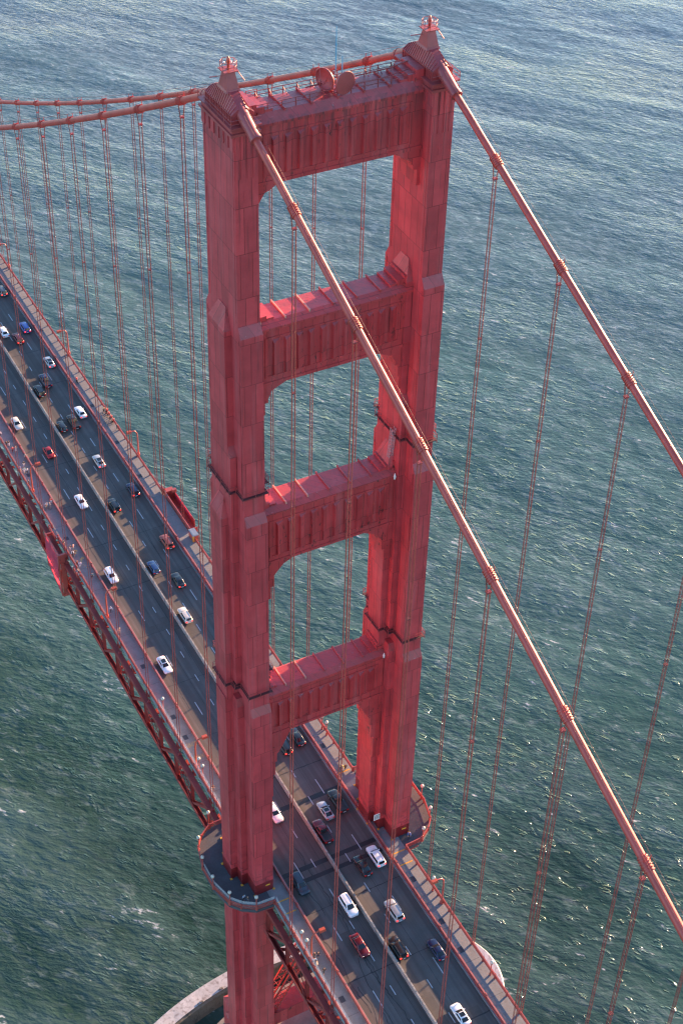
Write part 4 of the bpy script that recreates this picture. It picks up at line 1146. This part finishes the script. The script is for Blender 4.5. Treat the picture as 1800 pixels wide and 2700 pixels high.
car('coupe','white',4.4,-43.9,'white sedan with black roof at the bottom edge of the photo','car',False,g1,True)

# ------------------------------------------------------------------ people
def skin_mesh(name,nodes,edges,sub=1):
    me=bpy.data.meshes.new(name); me.from_pydata([n[0] for n in nodes],edges,[])
    ob=bpy.data.objects.new(name,me); COL.objects.link(ob)
    md_=ob.modifiers.new('s','SKIN')
    for i,n in enumerate(nodes):
        r=n[1]; me.skin_vertices[0].data[i].radius=r if isinstance(r,tuple) else (r,r)
    me.skin_vertices[0].data[0].use_root=True
    if sub: ob.modifiers.new('d','SUBSURF').levels=sub
    dg=bpy.context.evaluated_depsgraph_get(); out=bpy.data.meshes.new_from_object(ob.evaluated_get(dg))
    bpy.data.objects.remove(ob); out.name=name
    for p in out.polygons: p.use_smooth=True
    out.materials.clear(); out.materials.append(M['white']); return out
def person_meshes(pose):
    st={'walk':.24,'stand':.05,'stride':-.22,'ride':.12,'lean':.06}[pose]
    hip=.92; lean=.10 if pose=='walk' else .04
    if pose=='ride': hip,lean=1.02,.38
    if pose=='lean': lean=.22
    nodes=[((0,0,hip),(.13,.10))]; edges=[]
    def add(p,r,par): nodes.append((p,r)); edges.append((par,len(nodes)-1)); return len(nodes)-1
    waist=add((0,lean*.3,hip+.20),(.13,.095),0); chest=add((0,lean*.8,hip+.42),(.165,.11),waist); neck=add((0,lean,hip+.57),.06,chest)
    hd=add((0,lean+.02,hip+.68),(.075,.085),neck); add((0,lean+.03,hip+.80),(.07,.08),hd); nose=add((0,lean+.12,hip+.70),.018,hd)
    legs=[];arms=[]
    for s in (-1,1):
        f=s*st
        h=add((s*.10,0,hip-.06),.085,0)
        kz=.50; k=add((s*.10,f*.6+(.28 if pose=='ride' else .03),kz+(.1*(s>0) if pose=='ride' else 0)),.06,h); a=add((s*.10,f-(.03),.09+(.15*(s>0) if pose=='ride' else .0)),.042,k); add((s*.11,f+.13,.045+(.15*(s>0) if pose=='ride' else 0)),.04,a); legs.append((h,k,a))
        sh=add((s*.20,lean*.9,hip+.47),.062,chest)
        if pose=='ride': el=add((s*.26,lean+.22,hip+.24),.045,sh); wr=add((s*.22,lean+.36,hip+.06),.032,el); dirn=Vector((0,.8,-.5))
        elif pose=='lean': el=add((s*.24,lean+.20,hip+.25),.045,sh); wr=add((s*.16,lean+.40,hip+.28),.032,el); dirn=Vector((-s*.2,1,0))
        else: el=add((s*.27,lean*.6-f*.35,hip+.20),.045,sh); wr=add((s*.28,-f*.75+.06,hip-.04),.032,el); dirn=Vector((0,.25,-1))
        dirn.normalize(); pw=Vector(nodes[wr][0]); palm=add(tuple(pw+dirn*.06),(.035,.02),wr)
        pp=Vector(nodes[palm][0])
        for i,l in enumerate((.062,.075,.07,.055)): add(tuple(pp+dirn*l+Vector((0,(i-1.5)*.018,0.004*i))+Vector((-s*.012,0,0))),.008,palm)
        add(tuple(pw+dirn*.05+Vector((-s*.02,.045,-.01))),.009,palm); arms.append((sh,el,wr))
    body=skin_mesh('body',nodes,edges)
    P=lambda i:nodes[i][0]
    n2=[(P(0),(.15,.12)),(P(waist),(.15,.115)),(P(chest),(.185,.13)),((0,lean*.97,hip+.53),(.09,.075))]; e2=[(0,1),(1,2),(2,3)]
    for sh,el,wr in arms:
        n2.append((P(sh),.08)); e2.append((2,len(n2)-1)); n2.append((P(el),.062)); e2.append((len(n2)-2,len(n2)-1))
        n2.append((tuple(Vector(P(el)).lerp(Vector(P(wr)),.8)),.048)); e2.append((len(n2)-2,len(n2)-1))
    shirt=skin_mesh('shirt',n2,e2)
    n3=[((0,0,hip+.02),(.15,.12))]; e3=[]
    for h,k,a in legs:
        n3.append((P(h),.105)); e3.append((0,len(n3)-1)); n3.append((P(k),.078)); e3.append((len(n3)-2,len(n3)-1)); n3.append((tuple(Vector(P(a))+Vector((0,0,.03))),.06)); e3.append((len(n3)-2,len(n3)-1))
    trs=skin_mesh('trousers',n3,e3)
    hr=skin_mesh('hair',[((0,lean+.0,hip+.73),(.085,.09)),((0,lean+.02,hip+.83),(.078,.082))],[(0,1)])
    return dict(body=body,shirt=shirt,trousers=trs,hair=hr)
PM={k:person_meshes(k) for k in ('walk','stand','stride','ride','lean')}
CL={}
def cloth(c):
    if c not in CL:
        CL[c]=plain('cloth_'+c,dict(black=(.012,.012,.014),navy=(.02,.025,.05),red=(.75,.02,.02),white=(.72,.72,.74),blue=(.10,.20,.55),teal=(.03,.17,.25),aqua=(.35,.68,.70),lav=(.62,.56,.75),grey=(.22,.22,.24),brown=(.12,.06,.035),tan=(.5,.38,.22),beige=(.55,.45,.35),yellow=(.80,.62,.03),maroon=(.14,.015,.02),skin=(.55,.32,.22),dkhair=(.02,.013,.01),blond=(.55,.38,.15),hiwhite=(.85,.85,.85),pink=(.65,.25,.28),ltblue=(.35,.5,.7))[c],.8)
    return CL[c]
def person(pose,x,y,rz,shirt,trou,label,hair='dkhair',group='people on the left sidewalk',z=75.31):
    t=empty('person',(x,y,z),rz); tag(t,label,'person',group)
    for k,c in (('body','skin'),('shirt',shirt),('trousers',trou),('hair',hair)):
        p=bpy.data.objects.new(k,PM[pose][k]); COL.objects.link(p); p.parent=t; p.material_slots[0].link='OBJECT'; p.material_slots[0].material=cloth(c)
    return t
def bike_proto():
    t=empty('bicycle'); 
    for yy in (-.52,.52):
        b=MB(); b.tube([(0,yy+.33*math.cos(2*PI*i/18),.35+.33*math.sin(2*PI*i/18)) for i in range(19)],.025,6,caps=False)
        for i in range(6): b.tube([(0,yy,.35),(0,yy+.32*math.cos(PI*i/3),.35+.32*math.sin(PI*i/3))],.006,4,caps=False)
        b.build('wheel',M['tyre'],t)
    b=MB()
    for p,q in (((0,-.52,.35),(0,-.05,.33)),((0,-.52,.35),(0,-.18,.82)),((0,-.05,.33),(0,-.22,.95)),((0,-.05,.33),(0,.38,.82)),((0,-.18,.82),(0,.36,.88)),((0,.36,.98),(0,.52,.35))): b.tube([p,q],.02,6)
    b.build('frame',M['black'],t)
    b=MB(); b.tube([(-.25,.42,1.02),(0,.36,1.0),(.25,.42,1.02)],.016,6); b.build('handlebar',M['steelgrey'],t)
    b=MB(); b.frus((-.05,.05,-.36,-.1),.94,(-.07,.07,-.36,-.12),.98); b.build('saddle',M['black'],t)
    return t
bk0=bike_proto(); nb=[0]
def bike(x,y,rz,label,z=75.31):
    o=bk0 if nb[0]==0 else copy_tree(bk0); nb[0]+=1
    o.location=(x,y,z); o.rotation_euler=(0,0,rz); tag(o,label,'bicycle','bicycles on the sidewalks'); return o
D_=PI   # walking towards the camera
person('walk',-12.6,134.0,D_,'black','navy','left of the pair in black jackets walking at the far end of the left sidewalk')
person('stride',-12.1,133.8,D_,'black','white','person in black jacket and white trousers at the far end of the left sidewalk')
person('walk',-12.05,131.1,0,'red','maroon','person in red top and dark red trousers behind a suspender on the left sidewalk')
person('stand',-11.3,131.1,0,'beige','white','person in pale clothes right beside the one in red, behind a suspender')
person('lean',-10.45,127.4,R(-90),'grey','grey','grey-clad person leaning on the orange railing above the first arm lamp')
person('stride',-12.9,123.5,0,'blue','beige','person in a blue shirt and pale trousers by the outer railing')
person('walk',-11.5,125.0,D_,'black','white','dark-topped person just behind the trio in blue and pale shirts')
person('walk',-12.2,122.8,D_,'aqua','white','person in a pale turquoise shirt, middle of the group near the first arm lamp')
person('stride',-11.7,122.2,D_,'white','navy','person in a white shirt, right of the one in pale turquoise')
person('stand',-12.75,118.0,R(90),'black','black','person in black half hidden by the first tall orange arm lamp')
person('walk',-11.9,108.8,D_,'white','tan','person in white shirt and tan shorts beside a dark bicycle')
bike(-11.95,107.9,R(70),'dark bicycle pushed by the person in white shirt and tan shorts')
person('stand',-11.2,108.5,R(90),'grey','grey','grey person to the right of the walker in tan shorts')
person('stand',-10.45,109.7,0,'red','white','person in a bright red top by the orange railing above the red platform')
person('walk',-12.75,138.1,D_,'white','navy','person at the left edge of the photo, highest on the left sidewalk')
person('lean',-12.8,95.0,R(90),'black','grey','person in black leaning on the outer railing at the red platform')
person('walk',-12.2,92.9,D_,'black','white','person in black in the group near the yellow paint splashes')
person('stand',-11.6,92.8,R(30),'pink','grey','person in pinkish red in the group near the yellow paint splashes')
person('ride',-12.5,91.2,D_,'white','black','cyclist in white top near the yellow paint splashes')
bike(-12.5,91.2,D_,'bicycle ridden by the cyclist in white near the yellow splashes')
person('walk',-12.0,91.1,D_,'brown','brown','person in brown beside the white-topped cyclist')
person('stride',-12.7,87.5,D_,'maroon','navy','fair-haired person in a dark red top below the yellow splashes','blond')
person('walk',-12.3,87.0,D_,'lav','ltblue','person in lavender next to the fair-haired one in dark red')
person('lean',-13.3,85.0,R(100),'grey','navy','grey-topped person leaning in the railing bay marked 11')
person('walk',-11.25,82.5,D_,'teal','black','person in a teal jacket walking alone below the red platform')
person('walk',-11.55,71.0,D_,'ltblue','navy','person with a white hat and blue top beside the second arm lamp','hiwhite')
person('stride',-12.3,64.6,D_,'beige','beige','person in beige between two suspenders on the left sidewalk')
person('walk',-12.3,18.0,D_,'navy','tan','person in a dark jacket and tan trousers just before the nearer tower leg','blond')
person('stand',-17.75,-7.0,R(200),'ltblue','navy','person in light blue standing on the left tower platform',group='people on the tower platforms')
person('stand',-17.2,-7.6,R(120),'black','grey','person in black standing on the left tower platform',group='people on the tower platforms')
person('stand',-12.05,-23.0,R(200),'black','black','person in black nearest the foot of the arm lamp below the tower')
person('stand',-11.4,-23.2,R(160),'black','navy','person in black on the railing side of the group below the tower')
person('walk',-12.5,-24.0,D_,'ltblue','navy','person in pale blue in the group below the tower')
person('stand',-12.45,-24.8,R(60),'beige','beige','person in beige, lowest of the group by the arm lamp below the tower')
person('walk',-11.95,-26.4,D_,'black','black','person in black walking apart, lowest on the left sidewalk')
gW='cyclists on the far sidewalk'
person('ride',11.4,11.6,D_,'yellow','black','cyclist in a bright yellow vest and white helmet behind the farther tower leg','hiwhite',gW)
bike(11.4,11.6,D_,'bicycle under the cyclist in the yellow vest')
person('stand',12.15,11.3,R(180),'black','navy','dark figure just right of the cyclist in yellow','dkhair',gW)
person('ride',15.1,-7.9,R(150),'blue','black','cyclist in blue at the front of the right tower platform','navy',gW)
bike(15.1,-7.9,R(150),'bicycle under the cyclist in blue on the right platform')
person('stand',12.6,136.2,R(200),'tan','black','tan-clad person, highest of the cycling party at the far railing','dkhair',gW)
for i,(x,y,c,lab) in enumerate(((13.0,135.5,'red','red-jacketed cyclist nearest the tan-clad person at the far railing'),(12.9,134.1,'red','red-jacketed cyclist second from the top of the party at the far railing'),(12.9,132.6,'red','red-jacketed cyclist third from the top of the party at the far railing'),(12.9,131.2,'red','red-jacketed cyclist lowest of the party at the far railing'))):
    person('lean',x-.1,y,R(-60),c,'black',lab,'dkhair',gW); bike(x-.75,y-.3,R(60+10*i),'bicycle of the %s'%lab)
person('stand',12.95,128.6,R(-90),'black','black','person in black at the far railing just below the red cycling party','dkhair',gW)
person('ride',11.15,150.3,0,'red','black','lone cyclist in red riding on the far sidewalk above the party','dkhair',gW)
bike(11.15,150.3,0,'bicycle under the lone cyclist in red on the far sidewalk')
